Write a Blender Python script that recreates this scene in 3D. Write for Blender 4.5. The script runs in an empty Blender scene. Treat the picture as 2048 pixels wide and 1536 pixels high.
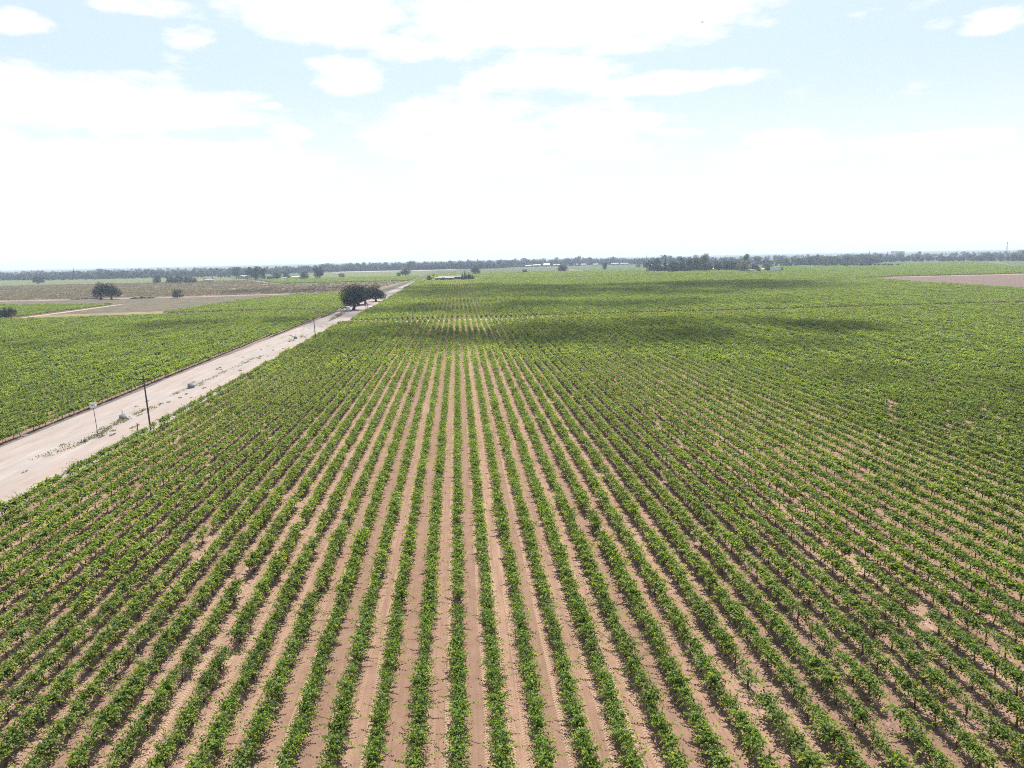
import bpy, bmesh, math, random
import numpy as np
from mathutils import Matrix, Vector

random.seed(7)
R = math.radians
scene = bpy.context.scene
col = scene.collection

# ------------------------------------------------------------------ helpers
def tag(o, label=None, cat=None, group=None, kind=None):
    if label: o['label'] = label
    if cat: o['category'] = cat
    if group: o['group'] = group
    if kind: o['kind'] = kind
    return o

def empty(name, loc, rz=0.0):
    o = bpy.data.objects.new(name, None)
    o.location = loc
    o.rotation_euler = (0, 0, rz)
    o.empty_display_size = 0.2
    col.objects.link(o)
    return o

class MB:
    """collects vertex / polygon arrays, then makes one mesh"""
    def __init__(self):
        self.v = []; self.f = []; self.n = 0; self.young = []
    def add(self, verts, faces, mat=0, young=None):
        verts = np.asarray(verts, dtype=np.float32).reshape(-1, 3)
        faces = np.asarray(faces, dtype=np.int32)
        self.v.append(verts)
        self.f.append((faces + self.n, mat))
        self.young.append(np.zeros(len(verts), np.float32) if young is None else np.asarray(young, np.float32))
        self.n += len(verts)
        return self
    def mesh(self, name, mats, smooth=False):
        me = bpy.data.meshes.new(name)
        V = np.concatenate(self.v)
        me.vertices.add(len(V))
        me.vertices.foreach_set('co', V.ravel())
        tot = np.concatenate([np.full(len(f), f.shape[1], np.int32) for f, _ in self.f])
        loops = np.concatenate([f.ravel() for f, _ in self.f])
        start = np.concatenate([[0], np.cumsum(tot)[:-1]]).astype(np.int32)
        me.loops.add(len(loops)); me.loops.foreach_set('vertex_index', loops)
        me.polygons.add(len(tot)); me.polygons.foreach_set('loop_start', start)
        me.polygons.foreach_set('loop_total', tot)
        me.polygons.foreach_set('material_index', np.concatenate([np.full(len(f), m, np.int32) for f, m in self.f]))
        if smooth:
            me.polygons.foreach_set('use_smooth', np.ones(len(tot), bool))
        a = me.attributes.new('young', 'FLOAT', 'POINT')
        a.data.foreach_set('value', np.concatenate(self.young))
        for m in (mats if isinstance(mats, (list, tuple)) else [mats]):
            me.materials.append(m)
        me.update(calc_edges=True)
        me.validate()
        return me
    def obj(self, name, mats, parent=None, smooth=False, link=True):
        o = bpy.data.objects.new(name, self.mesh(name, mats, smooth))
        if link: col.objects.link(o)
        if parent is not None: o.parent = parent
        return o

def tube(mb, pts, rad, sides=6, mat=0, cap=True):
    pts = np.asarray(pts, float); n = len(pts)
    rad = np.broadcast_to(np.asarray(rad, float), (n,))
    d = np.gradient(pts, axis=0); d /= np.linalg.norm(d, axis=1)[:, None] + 1e-9
    ref = np.array([1., 0, 0]) if abs(d[0][0]) < .8 else np.array([0, 1., 0])
    V = []
    for i in range(n):
        u = np.cross(d[i], ref); u /= np.linalg.norm(u) + 1e-9
        w = np.cross(d[i], u)
        for k in range(sides):
            a = 2 * math.pi * k / sides
            V.append(pts[i] + rad[i] * (math.cos(a) * u + math.sin(a) * w))
    F = []
    for i in range(n - 1):
        for k in range(sides):
            a = i * sides + k; b = i * sides + (k + 1) % sides
            F.append((a, b, b + sides, a + sides))
    mb.add(V, F, mat)
    if cap:
        mb.add(V[-sides:], [list(range(sides))], mat)
        mb.add(V[:sides], [list(range(sides))[::-1]], mat)

def box(mb, c, s, mat=0, rz=0.0):
    c = np.asarray(c, float); h = np.asarray(s, float) / 2
    V = np.array([[x, y, z] for z in (-1, 1) for y in (-1, 1) for x in (-1, 1)]) * h
    ca, sa = math.cos(rz), math.sin(rz)
    V = np.stack([V[:, 0] * ca - V[:, 1] * sa, V[:, 0] * sa + V[:, 1] * ca, V[:, 2]], 1) + c
    F = [(0, 2, 3, 1), (4, 5, 7, 6), (0, 1, 5, 4), (2, 6, 7, 3), (0, 4, 6, 2), (1, 3, 7, 5)]
    mb.add(V, F, mat)

def lathe(mb, prof, sides=20, mat=0, c=(0, 0, 0)):
    V = []; n = len(prof)
    for r, z in prof:
        for k in range(sides):
            a = 2 * math.pi * k / sides
            V.append((c[0] + r * math.cos(a), c[1] + r * math.sin(a), c[2] + z))
    F = [(i * sides + k, i * sides + (k + 1) % sides, (i + 1) * sides + (k + 1) % sides, (i + 1) * sides + k)
         for i in range(n - 1) for k in range(sides)]
    mb.add(V, F, mat)

def prism(mb, prof, x0, x1, mat=0):
    """profile in (y, z), extruded along x"""
    n = len(prof)
    V = [(x0, y, z) for y, z in prof] + [(x1, y, z) for y, z in prof]
    mb.add(V, [(i, (i + 1) % n, n + (i + 1) % n, n + i) for i in range(n)], mat)
    mb.add(V[:n], [list(range(n))[::-1]], mat); mb.add(V[n:], [list(range(n))], mat)

def leaves(mb, P, N, size, rng, mat=0, young=None, fold=.22, aspect=.9):
    """kite shaped bent leaf quads at P facing N"""
    P = np.asarray(P, float); n = len(P)
    N = N / (np.linalg.norm(N, axis=1)[:, None] + 1e-9)
    t = rng.normal(size=(n, 3)); t -= (t * N).sum(1)[:, None] * N
    t /= np.linalg.norm(t, axis=1)[:, None] + 1e-9
    b = np.cross(N, t); s = np.broadcast_to(np.asarray(size, float), (n,))[:, None]
    V = np.stack([P - t * s * .5, P + b * s * .5 * aspect + N * s * fold * .5 + t * s * .08,
                  P + t * s * .55 - N * s * fold, P - b * s * .5 * aspect + N * s * fold * .5 + t * s * .08], 1).reshape(-1, 3)
    F = np.arange(4 * n).reshape(n, 4)
    mb.add(V, F, mat, None if young is None else np.repeat(young, 4))

# ------------------------------------------------------------------ materials
def newmat(name):
    m = bpy.data.materials.new(name); m.use_nodes = True
    nt = m.node_tree; nt.nodes.clear()
    out = nt.nodes.new('ShaderNodeOutputMaterial')
    return m, nt, out

def N(nt, t, **kw):
    n = nt.nodes.new(t)
    for k, v in kw.items(): setattr(n, k, v)
    return n

def mth(nt, op, a, b=None, clamp=False):
    n = nt.nodes.new('ShaderNodeMath'); n.operation = op; n.use_clamp = clamp
    for i, x in enumerate((a, b)):
        if x is None: continue
        if isinstance(x, (int, float)): n.inputs[i].default_value = x
        else: nt.links.new(x, n.inputs[i])
    return n.outputs[0]

def sstep(nt, v, lo, hi):
    n = nt.nodes.new('ShaderNodeMapRange'); n.interpolation_type = 'SMOOTHSTEP'
    nt.links.new(v, n.inputs[0]); n.inputs[1].default_value = lo; n.inputs[2].default_value = hi
    return n.outputs[0]

def mixc(nt, f, a, b, mode='MIX'):
    n = nt.nodes.new('ShaderNodeMix'); n.data_type = 'RGBA'; n.blend_type = mode
    for s, x in ((n.inputs[0], f), (n.inputs[6], a), (n.inputs[7], b)):
        if isinstance(x, (int, float)): s.default_value = x
        elif isinstance(x, tuple): s.default_value = (*x, 1)
        else: nt.links.new(x, s)
    return n.outputs[2]

def ramp(nt, v, stops):
    n = nt.nodes.new('ShaderNodeValToRGB'); e = n.color_ramp.elements
    while len(e) > 1: e.remove(e[-1])
    for i, (p, c) in enumerate(stops):
        x = e[0] if i == 0 else e.new(p)
        x.position = p; x.color = (*c, 1)
    nt.links.new(v, n.inputs[0]); return n.outputs[0]

def noise(nt, scale, detail=4, vec=None, rough=.55, sc=None):
    n = nt.nodes.new('ShaderNodeTexNoise'); n.inputs['Scale'].default_value = scale
    n.inputs['Detail'].default_value = detail; n.inputs['Roughness'].default_value = rough
    if vec is None: vec = nt.nodes.new('ShaderNodeNewGeometry').outputs['Position']
    if sc is not None:
        m = nt.nodes.new('ShaderNodeMapping'); m.inputs['Scale'].default_value = sc
        nt.links.new(vec, m.inputs['Vector']); vec = m.outputs[0]
    nt.links.new(vec, n.inputs['Vector'])
    return n.outputs['Fac']

def bsdf(nt, out, color, rough=.8, spec=.3, metal=0.0, normal=None):
    b = nt.nodes.new('ShaderNodeBsdfPrincipled')
    if isinstance(color, tuple): b.inputs['Base Color'].default_value = (*color, 1)
    else: nt.links.new(color, b.inputs['Base Color'])
    if isinstance(rough, (int, float)): b.inputs['Roughness'].default_value = rough
    else: nt.links.new(rough, b.inputs['Roughness'])
    b.inputs['Specular IOR Level'].default_value = spec
    b.inputs['Metallic'].default_value = metal
    if normal is not None: nt.links.new(normal, b.inputs['Normal'])
    if out is not None: nt.links.new(b.outputs[0], out.inputs[0])
    return b

def bump(nt, h, strength=.5, dist=.1):
    n = nt.nodes.new('ShaderNodeBump'); n.inputs['Strength'].default_value = strength
    n.inputs['Distance'].default_value = dist; nt.links.new(h, n.inputs['Height'])
    return n.outputs[0]

def flat(name, c, rough=.7, var=.25, scale=2.0, spec=.3, metal=0.0):
    m, nt, out = newmat(name)
    f = noise(nt, scale, 5)
    d = tuple(x * (1 - var) for x in c); l = tuple(min(1, x * (1 + var)) for x in c)
    bsdf(nt, out, ramp(nt, f, [(.3, d), (.7, l)]), rough, spec, metal)
    return m

def leafmat(name, stops, young, transl=.35, rough=.5, spec=.2, var=.18):
    m, nt, out = newmat(name)
    g = N(nt, 'ShaderNodeNewGeometry')
    c = ramp(nt, g.outputs['Random Per Island'], stops)
    a = N(nt, 'ShaderNodeAttribute', attribute_name='young')
    c = mixc(nt, a.outputs['Fac'], c, young)
    oi = N(nt, 'ShaderNodeObjectInfo')
    k = mth(nt, 'ADD', mth(nt, 'MULTIPLY', oi.outputs['Random'], 2 * var), 1 - var)
    big = noise(nt, .035, 3)
    k = mth(nt, 'MULTIPLY', k, mth(nt, 'ADD', mth(nt, 'MULTIPLY', big, .5), .75))
    hs = N(nt, 'ShaderNodeHueSaturation'); nt.links.new(c, hs.inputs['Color']); nt.links.new(k, hs.inputs['Value'])
    c = hs.outputs[0]
    p = bsdf(nt, None, c, rough, spec)
    t = N(nt, 'ShaderNodeBsdfTranslucent')
    nt.links.new(mixc(nt, 1.0, c, (1.5, 1.52, .8), 'MULTIPLY'), t.inputs[0])
    mx = N(nt, 'ShaderNodeMixShader'); mx.inputs[0].default_value = transl
    nt.links.new(p.outputs[0], mx.inputs[1]); nt.links.new(t.outputs[0], mx.inputs[2])
    nt.links.new(mx.outputs[0], out.inputs[0])
    return m

M = {}
M['vine'] = leafmat('vine_leaf', [(0, (.038, .080, .018)), (.45, (.088, .155, .030)), (.8, (.145, .213, .036)), (1, (.205, .258, .042))], (.33, .36, .045), .5)
M['vinewood'] = flat('vine_bark', (.13, .055, .042), .85, .4, 9)
M['stake'] = flat('rusty_stake', (.20, .07, .05), .75, .3, 12)
M['drycrop'] = leafmat('dry_crop_leaf', [(0, (.10, .07, .045)), (.5, (.16, .11, .065)), (.8, (.12, .13, .05)), (1, (.20, .14, .09))], (.17, .16, .07), .25)
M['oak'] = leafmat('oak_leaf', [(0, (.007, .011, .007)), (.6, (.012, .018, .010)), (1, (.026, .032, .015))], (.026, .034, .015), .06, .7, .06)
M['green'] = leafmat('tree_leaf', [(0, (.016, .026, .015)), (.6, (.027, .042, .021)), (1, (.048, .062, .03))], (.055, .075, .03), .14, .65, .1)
M['pale'] = leafmat('pale_leaf', [(0, (.05, .06, .028)), (.6, (.085, .10, .045)), (1, (.12, .13, .06))], (.12, .14, .06), .28, .5, .3)
M['weed'] = leafmat('weed_leaf', [(0, (.14, .135, .08)), (.6, (.20, .18, .12)), (1, (.27, .235, .17))], (.2, .2, .1), .3, .7, .2)
M['weedgreen'] = leafmat('green_weed_leaf', [(0, (.05, .075, .03)), (.6, (.085, .10, .045)), (1, (.16, .14, .08))], (.1, .12, .05), .3, .7, .2)
M['bark'] = flat('tree_bark', (.055, .042, .033), .9, .35, 3)
M['polewood'] = flat('pole_wood', (.085, .06, .05), .85, .35, 5)
M['concrete'] = flat('concrete', (.27, .26, .255), .85, .15, 6)
M['whitepaint'] = flat('white_paint', (.75, .76, .78), .5, .06, 3)
M['greypaint'] = flat('grey_paint', (.50, .54, .60), .5, .08, 3)
M['metal'] = flat('grey_metal', (.38, .38, .40), .4, .15, 5, .5, .8)
M['glass'] = flat('dark_glass', (.03, .035, .04), .08, .1, 2, .6)
M['rubber'] = flat('black_rubber', (.02, .02, .02), .8, .2, 6)
M['tanwall'] = flat('tan_wall', (.44, .38, .34), .85, .12, .6)
M['creamwall'] = flat('cream_wall', (.55, .50, .45), .8, .12, .7)
M['darkwall'] = flat('dark_wall', (.13, .10, .09), .85, .25, .8)
M['greyroof'] = flat('grey_roof', (.23, .20, .20), .8, .2, .8)
M['pinkroof'] = flat('pinkish_roof', (.42, .30, .26), .8, .2, .8)
M['whiteroof'] = flat('white_roof', (.46, .43, .41), .55, .1, .5)
M['tanroof'] = flat('tan_roof', (.45, .38, .33), .7, .15, .6)
M['rustroof'] = flat('rusty_tin_roof', (.13, .105, .105), .6, .3, .5)
M['woodtrim'] = flat('brown_door', (.12, .08, .06), .7, .2, 3)
M['red'] = flat('red_paint', (.45, .10, .08), .6, .1, 2)
M['bird'] = flat('dark_feather', (.05, .048, .05), .8, .2, 8)
M['brush'] = flat('dark_brush', (.035, .032, .042), .95, .4, 1.5)

m, nt, out = newmat('shiny_metal_roof')
w = N(nt, 'ShaderNodeTexWave'); w.inputs['Scale'].default_value = 1.2; w.inputs['Distortion'].default_value = .1
g = N(nt, 'ShaderNodeNewGeometry'); nt.links.new(g.outputs['Position'], w.inputs['Vector'])
bsdf(nt, out, (.78, .78, .8), .22, .5, 1.0, bump(nt, w.outputs['Fac'], .1, .02))
M['shiny'] = m

# lighter clods and tractor lanes between rows: the lanes run along Y, 2.35 m apart
def soilmat(name, rows=True, tint=(1, 1, 1)):
    m, nt, out = newmat(name)
    pos = N(nt, 'ShaderNodeNewGeometry').outputs['Position']
    sp = N(nt, 'ShaderNodeSeparateXYZ'); nt.links.new(pos, sp.inputs[0])
    T = lambda c: tuple(a * b for a, b in zip(c, tint))
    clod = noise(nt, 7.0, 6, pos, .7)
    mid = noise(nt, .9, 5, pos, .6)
    broad = noise(nt, .05, 3, pos)
    c = ramp(nt, mid, [(.25, T((0.151, 0.092, 0.063))), (.5, T((0.188, 0.116, 0.080))), (.75, T((0.220, 0.140, 0.098)))])
    c = mixc(nt, mth(nt, 'MULTIPLY', sstep(nt, broad, .35, .7), .35), c, T((0.248, 0.160, 0.119)))
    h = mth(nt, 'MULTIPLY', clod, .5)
    if rows:
        wob = mth(nt, 'MULTIPLY', mth(nt, 'SUBTRACT', noise(nt, .35, 3, pos, sc=(1, .6, 1)), .5), .22)
        xr = mth(nt, 'ADD', mth(nt, 'DIVIDE', mth(nt, 'ADD', sp.outputs[0], .84), 2.35), 100.5)
        xr = mth(nt, 'ADD', xr, mth(nt, 'DIVIDE', wob, 2.35))
        fr = mth(nt, 'FRACT', xr)                     # .5 = under the row
        dx = mth(nt, 'MULTIPLY', mth(nt, 'ABSOLUTE', mth(nt, 'SUBTRACT', fr, .5)), 2.35)   # metres from row
        berm = mth(nt, 'SUBTRACT', 1.0, sstep(nt, dx, .18, .5))
        # pale dry clods and prunings under the vines
        cl = mth(nt, 'MULTIPLY', berm, sstep(nt, noise(nt, 3.2, 4, pos, .65), .47, .62))
        c = mixc(nt, mth(nt, 'MULTIPLY', cl, .75), c, T((0.296, 0.211, 0.174)))
        # two wheel tracks in every lane, lane by lane a little different
        lx = mth(nt, 'ADD', xr, .5)
        lane = mth(nt, 'FLOOR', lx)
        wn = N(nt, 'ShaderNodeTexWhiteNoise', noise_dimensions='1D'); nt.links.new(lane, wn.inputs['W'])
        ws = N(nt, 'ShaderNodeSeparateColor'); nt.links.new(wn.outputs['Color'], ws.inputs[0])
        p = mth(nt, 'MULTIPLY', mth(nt, 'SUBTRACT', mth(nt, 'FRACT', lx), .5), 2.35)
        p = mth(nt, 'ADD', p, mth(nt, 'MULTIPLY', mth(nt, 'SUBTRACT', ws.outputs[2], .5), .3))
        on = None
        for sg, ch in ((-.42, 0), (.42, 1)):
            e = mth(nt, 'ABSOLUTE', mth(nt, 'SUBTRACT', p, sg))
            tr = mth(nt, 'SUBTRACT', 1.0, sstep(nt, e, .13, .21))
            tread = mth(nt, 'SINE', mth(nt, 'MULTIPLY', mth(nt, 'ADD', sp.outputs[1], mth(nt, 'MULTIPLY', e, .8)), 26.0))
            o = mth(nt, 'MULTIPLY', tr, sstep(nt, ws.outputs[ch], .15, .85))
            h = mth(nt, 'ADD', h, mth(nt, 'MULTIPLY', mth(nt, 'MULTIPLY', tread, o), .3))
            on = o if on is None else mth(nt, 'ADD', on, o)
        k = mth(nt, 'ADD', .84, mth(nt, 'MULTIPLY', wn.outputs['Value'], .3))
        kc = N(nt, 'ShaderNodeCombineColor')
        for i in range(3): nt.links.new(k, kc.inputs[i])
        c = mixc(nt, 1.0, c, kc.outputs[0], 'MULTIPLY')
        c = mixc(nt, mth(nt, 'MULTIPLY', on, .8), c, T((0.272, 0.185, 0.128)))
        streak = noise(nt, 1.0, 4, pos, .6, sc=(5.0, .1, 1))
        c = mixc(nt, mth(nt, 'MULTIPLY', sstep(nt, streak, .47, .66), .55), c, T((0.133, 0.079, 0.056)))
        h = mth(nt, 'ADD', h, mth(nt, 'MULTIPLY', berm, .9))
        h = mth(nt, 'SUBTRACT', h, mth(nt, 'MULTIPLY', on, .3))
        h = mth(nt, 'ADD', h, mth(nt, 'MULTIPLY', streak, .4))
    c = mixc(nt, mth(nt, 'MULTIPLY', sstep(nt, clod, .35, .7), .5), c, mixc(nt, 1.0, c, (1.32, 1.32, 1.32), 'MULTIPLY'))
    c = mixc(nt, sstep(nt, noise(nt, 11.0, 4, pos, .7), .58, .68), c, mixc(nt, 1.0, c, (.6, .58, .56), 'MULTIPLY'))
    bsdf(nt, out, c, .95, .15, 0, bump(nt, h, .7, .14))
    return m
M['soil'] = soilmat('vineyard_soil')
M['bare'] = soilmat('bare_soil', False, (.56, .61, .66))

def dirtmat(name, cols, sc=(1, .12, 1), scale=.5, wheels=()):
    m, nt, out = newmat(name)
    pos = N(nt, 'ShaderNodeNewGeometry').outputs['Position']
    a = noise(nt, scale, 6, pos, .6, sc=sc)
    b = noise(nt, .12, 4, pos, .6)
    d = noise(nt, 4.0, 5, pos, .7)
    c = ramp(nt, a, [(.28, cols[0]), (.48, cols[1]), (.7, cols[2])])
    c = mixc(nt, mth(nt, 'MULTIPLY', sstep(nt, b, .46, .62), .75), c, cols[3])
    c = mixc(nt, mth(nt, 'MULTIPLY', sstep(nt, d, .55, .75), .25), c, cols[0])
    if wheels:
        sx_ = N(nt, 'ShaderNodeSeparateXYZ'); nt.links.new(pos, sx_.inputs[0])
        X = mth(nt, 'ADD', sx_.outputs[0], mth(nt, 'MULTIPLY', mth(nt, 'SUBTRACT', noise(nt, .05, 3, pos, sc=(.2, 1, 1)), .5), 2.2))
        for xx, wd, am in wheels:
            tr = mth(nt, 'SUBTRACT', 1.0, sstep(nt, mth(nt, 'ABSOLUTE', mth(nt, 'SUBTRACT', X, xx)), wd * .45, wd))
            c = mixc(nt, mth(nt, 'MULTIPLY', mth(nt, 'MULTIPLY', tr, sstep(nt, b, .25, .6)), am), c, (.26, .19, .16))
    bsdf(nt, out, c, .95, .15, 0, bump(nt, mth(nt, 'ADD', d, a), .35, .06))
    return m
M['road'] = dirtmat('dirt_road', [(0.187, 0.155, 0.135), (0.240, 0.204, 0.179), (0.280, 0.249, 0.224), (0.229, 0.208, 0.194)], wheels=((-71.0, .6, .7), (-69.2, .6, .6), (-58.4, .7, .75), (-56.6, .7, .85), (-54.6, .6, .7), (-66.3, .5, .35)))
M['edge'] = dirtmat('road_edge', [(.088, .070, .061), (.112, .090, .079), (.135, .110, .097), (.105, .09, .08)])
M['track'] = dirtmat('field_track', [(.224, .163, .138), (.275, .215, .181), (.318, .258, .224), (.284, .232, .198)], (1, 1, 1))
M['fallow'] = dirtmat('fallow', [(.057, .048, .033), (.073, .062, .040), (.093, .077, .047), (.125, .099, .052)], (.35, .12, 1), .6)
M['drygrass'] = dirtmat('dry_grass', [(.129, .099, .047), (.172, .133, .065), (.206, .163, .077), (.138, .120, .060)], (.3, .3, 1), .3)
M['brownfield'] = dirtmat('brown_soil', [(.116, .076, .062), (.146, .096, .077), (.172, .122, .099), (.129, .112, .073)], (.3, .3, 1), .3)
M['cropfield'] = dirtmat('low_green_crop', [(.060, .073, .017), (.079, .093, .022), (.099, .112, .028), (.095, .096, .029)], (.3, .25, 1), .25)
M['palefield'] = dirtmat('pale_stubble', [(.232, .202, .172), (.275, .241, .211), (.310, .275, .241), (.258, .228, .194)], (.3, .3, 1), .1)

m, nt, out = newmat('farmland')
pos = N(nt, 'ShaderNodeNewGeometry').outputs['Position']
vo = N(nt, 'ShaderNodeTexVoronoi'); vo.inputs['Scale'].default_value = .0035
mp = N(nt, 'ShaderNodeMapping'); mp.inputs['Scale'].default_value = (1, .7, 1); nt.links.new(pos, mp.inputs[0]); nt.links.new(mp.outputs[0], vo.inputs['Vector'])
sx = N(nt, 'ShaderNodeSeparateColor'); nt.links.new(vo.outputs['Color'], sx.inputs[0])
c = ramp(nt, sx.outputs[0], [(0, (.062, .084, .026)), (.35, (.070, .088, .031)), (.6, (.079, .084, .035)), (.85, (.066, .079, .031)), (1, (.114, .101, .062))])
n1 = noise(nt, .15, 6, pos, .65)
c = mixc(nt, sstep(nt, n1, .3, .75), c, mixc(nt, 1.0, c, (.72, .72, .7), 'MULTIPLY'))
bsdf(nt, out, c, .95, .1)
M['farmland'] = m

# ------------------------------------------------------------------ camera
H = 28.0
cr = (0.99688922, -0.07607039, -0.02061961); cu = (0.0335533, 0.17288726, 0.98436994); cf = (0.07131654, 0.98199964, -0.17490186)
cam = bpy.data.cameras.new('camera'); cam.sensor_width = 36; cam.lens = 1420 / 2048 * 36
cam.clip_start = .5; cam.clip_end = 60000
camo = bpy.data.objects.new('camera', cam); col.objects.link(camo)
camo.matrix_world = Matrix(((cr[0], cu[0], -cf[0], 0), (cr[1], cu[1], -cf[1], 0), (cr[2], cu[2], -cf[2], H), (0, 0, 0, 1)))
scene.camera = camo
CR, CU, CF = map(np.array, (cr, cu, cf))
def proj(P):
    d = np.asarray(P, float) - np.array([0, 0, H]); z = d @ CF
    return 1024 + 1420 * (d @ CR) / z, 768 - 1420 * (d @ CU) / z, z

# ------------------------------------------------------------------ light and sky
SEL, SAZ = R(58), R(7.5)
sund = Vector((math.sin(SAZ) * math.cos(SEL), math.cos(SAZ) * math.cos(SEL), math.sin(SEL)))
sl = bpy.data.lights.new('sun', 'SUN'); sl.energy = 5.0; sl.angle = R(.5); sl.color = (1, .965, .91)
so = bpy.data.objects.new('sun', sl); col.objects.link(so); so.location = (0, 0, 120)
so.rotation_euler = (-sund).to_track_quat('-Z', 'Y').to_euler()

w = bpy.data.worlds.new('World'); scene.world = w; w.use_nodes = True
nt = w.node_tree; nt.nodes.clear()
out = N(nt, 'ShaderNodeOutputWorld'); bg = N(nt, 'ShaderNodeBackground')
sky = N(nt, 'ShaderNodeTexSky'); sky.sky_type = 'NISHITA'; sky.sun_disc = False
sky.sun_elevation = SEL; sky.sun_rotation = SAZ; sky.altitude = 30; sky.air_density = 1.0; sky.dust_density = 2.2; sky.ozone_density = 1.0
tc = N(nt, 'ShaderNodeTexCoord'); sp = N(nt, 'ShaderNodeSeparateXYZ'); nt.links.new(tc.outputs['Generated'], sp.inputs[0])
az = mth(nt, 'MULTIPLY', mth(nt, 'ARCTAN2', sp.outputs[0], sp.outputs[1]), 57.2958)
el = mth(nt, 'MULTIPLY', mth(nt, 'ARCSINE', sp.outputs[2]), 57.2958)
cb = N(nt, 'ShaderNodeCombineXYZ'); nt.links.new(mth(nt, 'MULTIPLY', az, .22), cb.inputs[0]); nt.links.new(mth(nt, 'MULTIPLY', el, .62), cb.inputs[1])
n1 = noise(nt, 1.0, 8, cb.outputs[0], .62)
n2 = noise(nt, .33, 4, cb.outputs[0], .5)
CLOUDS = [(-24.28, 10.72, 9.91, 1.9, 1.6), (-28.55, 10.07, 4.24, 1.78, 1.2), (-18.12, 10.48, 4.38, 1.11, 1.2), (-7.76, 13.39, 2.64, 1.38, 1.3), (-9.37, 17.64, 6.88, 2.26, 1.5), (10.56, 17.49, 12.79, 2.91, 1.8), (0.08, 17.11, 4.5, 2.19, 0.9), (7.53, 13.37, 6.38, 1.41, 1.4), (16.12, 12.44, 6.74, 0.74, 1.2), (-2.61, 15.31, 4.12, 0.97, 0.9), (-20.63, 16.89, 2.83, 0.81, 1.1), (-18.32, 15.19, 1.79, 0.67, 0.8), (-28.48, 14.93, 1.62, 0.61, 0.8), (36.83, 13.93, 1.96, 0.73, 1.2), (33.95, 14.12, 0.99, 0.4, 1.0), (-12.27, 9.27, 1.61, 0.62, 1.0), (-13.36, 11.1, 0.87, 0.3, 1.0), (-20.68, 7.24, 11.34, 1.59, 1.2), (1.7, 9.3, 8.46, 2.82, 1.1), (-27.14, 5.7, 6.01, 0.95, 0.9), (10.55, 9.43, 6.0, 1.76, 0.9), (33.62, 7.05, 4.76, 0.7, 1.0), (24.42, 7.28, 4.31, 1.03, 0.8), (25.88, 4.94, 3.94, 0.77, 0.7)]
best = None
for (a, e, ra, re, s) in CLOUDS:
    dx = mth(nt, 'DIVIDE', mth(nt, 'SUBTRACT', az, a), ra); dy = mth(nt, 'DIVIDE', mth(nt, 'SUBTRACT', el, e), re)
    d = mth(nt, 'MULTIPLY', mth(nt, 'SUBTRACT', 1.0, mth(nt, 'ADD', mth(nt, 'MULTIPLY', dx, dx), mth(nt, 'MULTIPLY', dy, dy))), s)
    d = mth(nt, 'MAXIMUM', d, -1.2)
    best = d if best is None else mth(nt, 'MAXIMUM', best, d)
cm = mth(nt, 'ADD', best, mth(nt, 'MULTIPLY', mth(nt, 'SUBTRACT', n1, .5), 6.5))
cm = sstep(nt, cm, -.75, 1.3)
# scattered fair-weather cloud over the rest of the sky, above and behind the view
oth = mth(nt, 'MULTIPLY', sstep(nt, mth(nt, 'ADD', n1, mth(nt, 'MULTIPLY', mth(nt, 'SUBTRACT', n2, .5), .8)), .60, .74), sstep(nt, el, 19, 24))
cm = mth(nt, 'MAXIMUM', cm, oth)
skyc = mixc(nt, 1.0, sky.outputs[0], (.085, .085, .085), 'MULTIPLY')
skyc = mixc(nt, mth(nt, 'MULTIPLY', mth(nt, 'SUBTRACT', 1.0, sstep(nt, el, 17, 34)), .75), skyc, (.375, .455, .515))
lowhaze = mth(nt, 'SUBTRACT', 1.0, sstep(nt, el, 1.5, 14.0))
skyc = mixc(nt, mth(nt, 'MULTIPLY', lowhaze, .92), skyc, (.545, .562, .555))
skyc = mixc(nt, cm, skyc, (.575, .57, .56))
nt.links.new(skyc, bg.inputs[0]); bg.inputs[1].default_value = 1.0
nt.links.new(bg.outputs[0], out.inputs[0])

scene.view_settings.view_transform = 'Standard'; scene.view_settings.look = 'None'
scene.view_settings.exposure = 1.0; scene.view_settings.gamma = 1
scene.cycles.max_bounces = 6; scene.cycles.diffuse_bounces = 3; scene.cycles.glossy_bounces = 2
scene.cycles.transmission_bounces = 4; scene.cycles.transparent_max_bounces = 96; scene.cycles.volume_bounces = 0
scene.cycles.use_denoising = False
scene.cycles.filter_width = 1.0
scene.cycles.sample_clamp_indirect = 4.0

# ------------------------------------------------------------------ ground sheets
def sheet(name, pts, z, mat):
    mb = MB(); mb.add([(x, y, z) for x, y in pts], [list(range(len(pts)))])
    return tag(mb.obj(name, mat), kind='structure')
def wavy(pts, step=14, amp=.5, seed=1):
    """closed outline with slightly uneven edges"""
    rng = random.Random(seed); o = []
    for (a, b), (c, d) in zip(pts, pts[1:] + pts[:1]):
        L = math.hypot(c - a, d - b); n = max(1, int(L / step)); n = min(n, 120)
        for i in range(n):
            t = i / n; j = rng.uniform(-amp, amp) if i else 0
            o.append((a + (c - a) * t - (d - b) / L * j, b + (d - b) * t + (c - a) / L * j))
    return o
sheet('ground', [(-7500, -300), (7500, -300), (7500, 13500), (-7500, 13500)], 0, M['farmland'])
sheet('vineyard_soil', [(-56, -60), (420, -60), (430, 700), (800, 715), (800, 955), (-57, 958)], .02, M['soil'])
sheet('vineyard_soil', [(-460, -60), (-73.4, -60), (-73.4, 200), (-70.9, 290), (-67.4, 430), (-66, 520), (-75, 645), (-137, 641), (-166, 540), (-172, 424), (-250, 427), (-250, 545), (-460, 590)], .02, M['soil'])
sheet('fallow_field', [(-460, 590), (-250, 545), (-250, 427), (-172, 424), (-166, 540), (-137, 641), (-200, 646), (-470, 660)], .03, M['fallow'])
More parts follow.
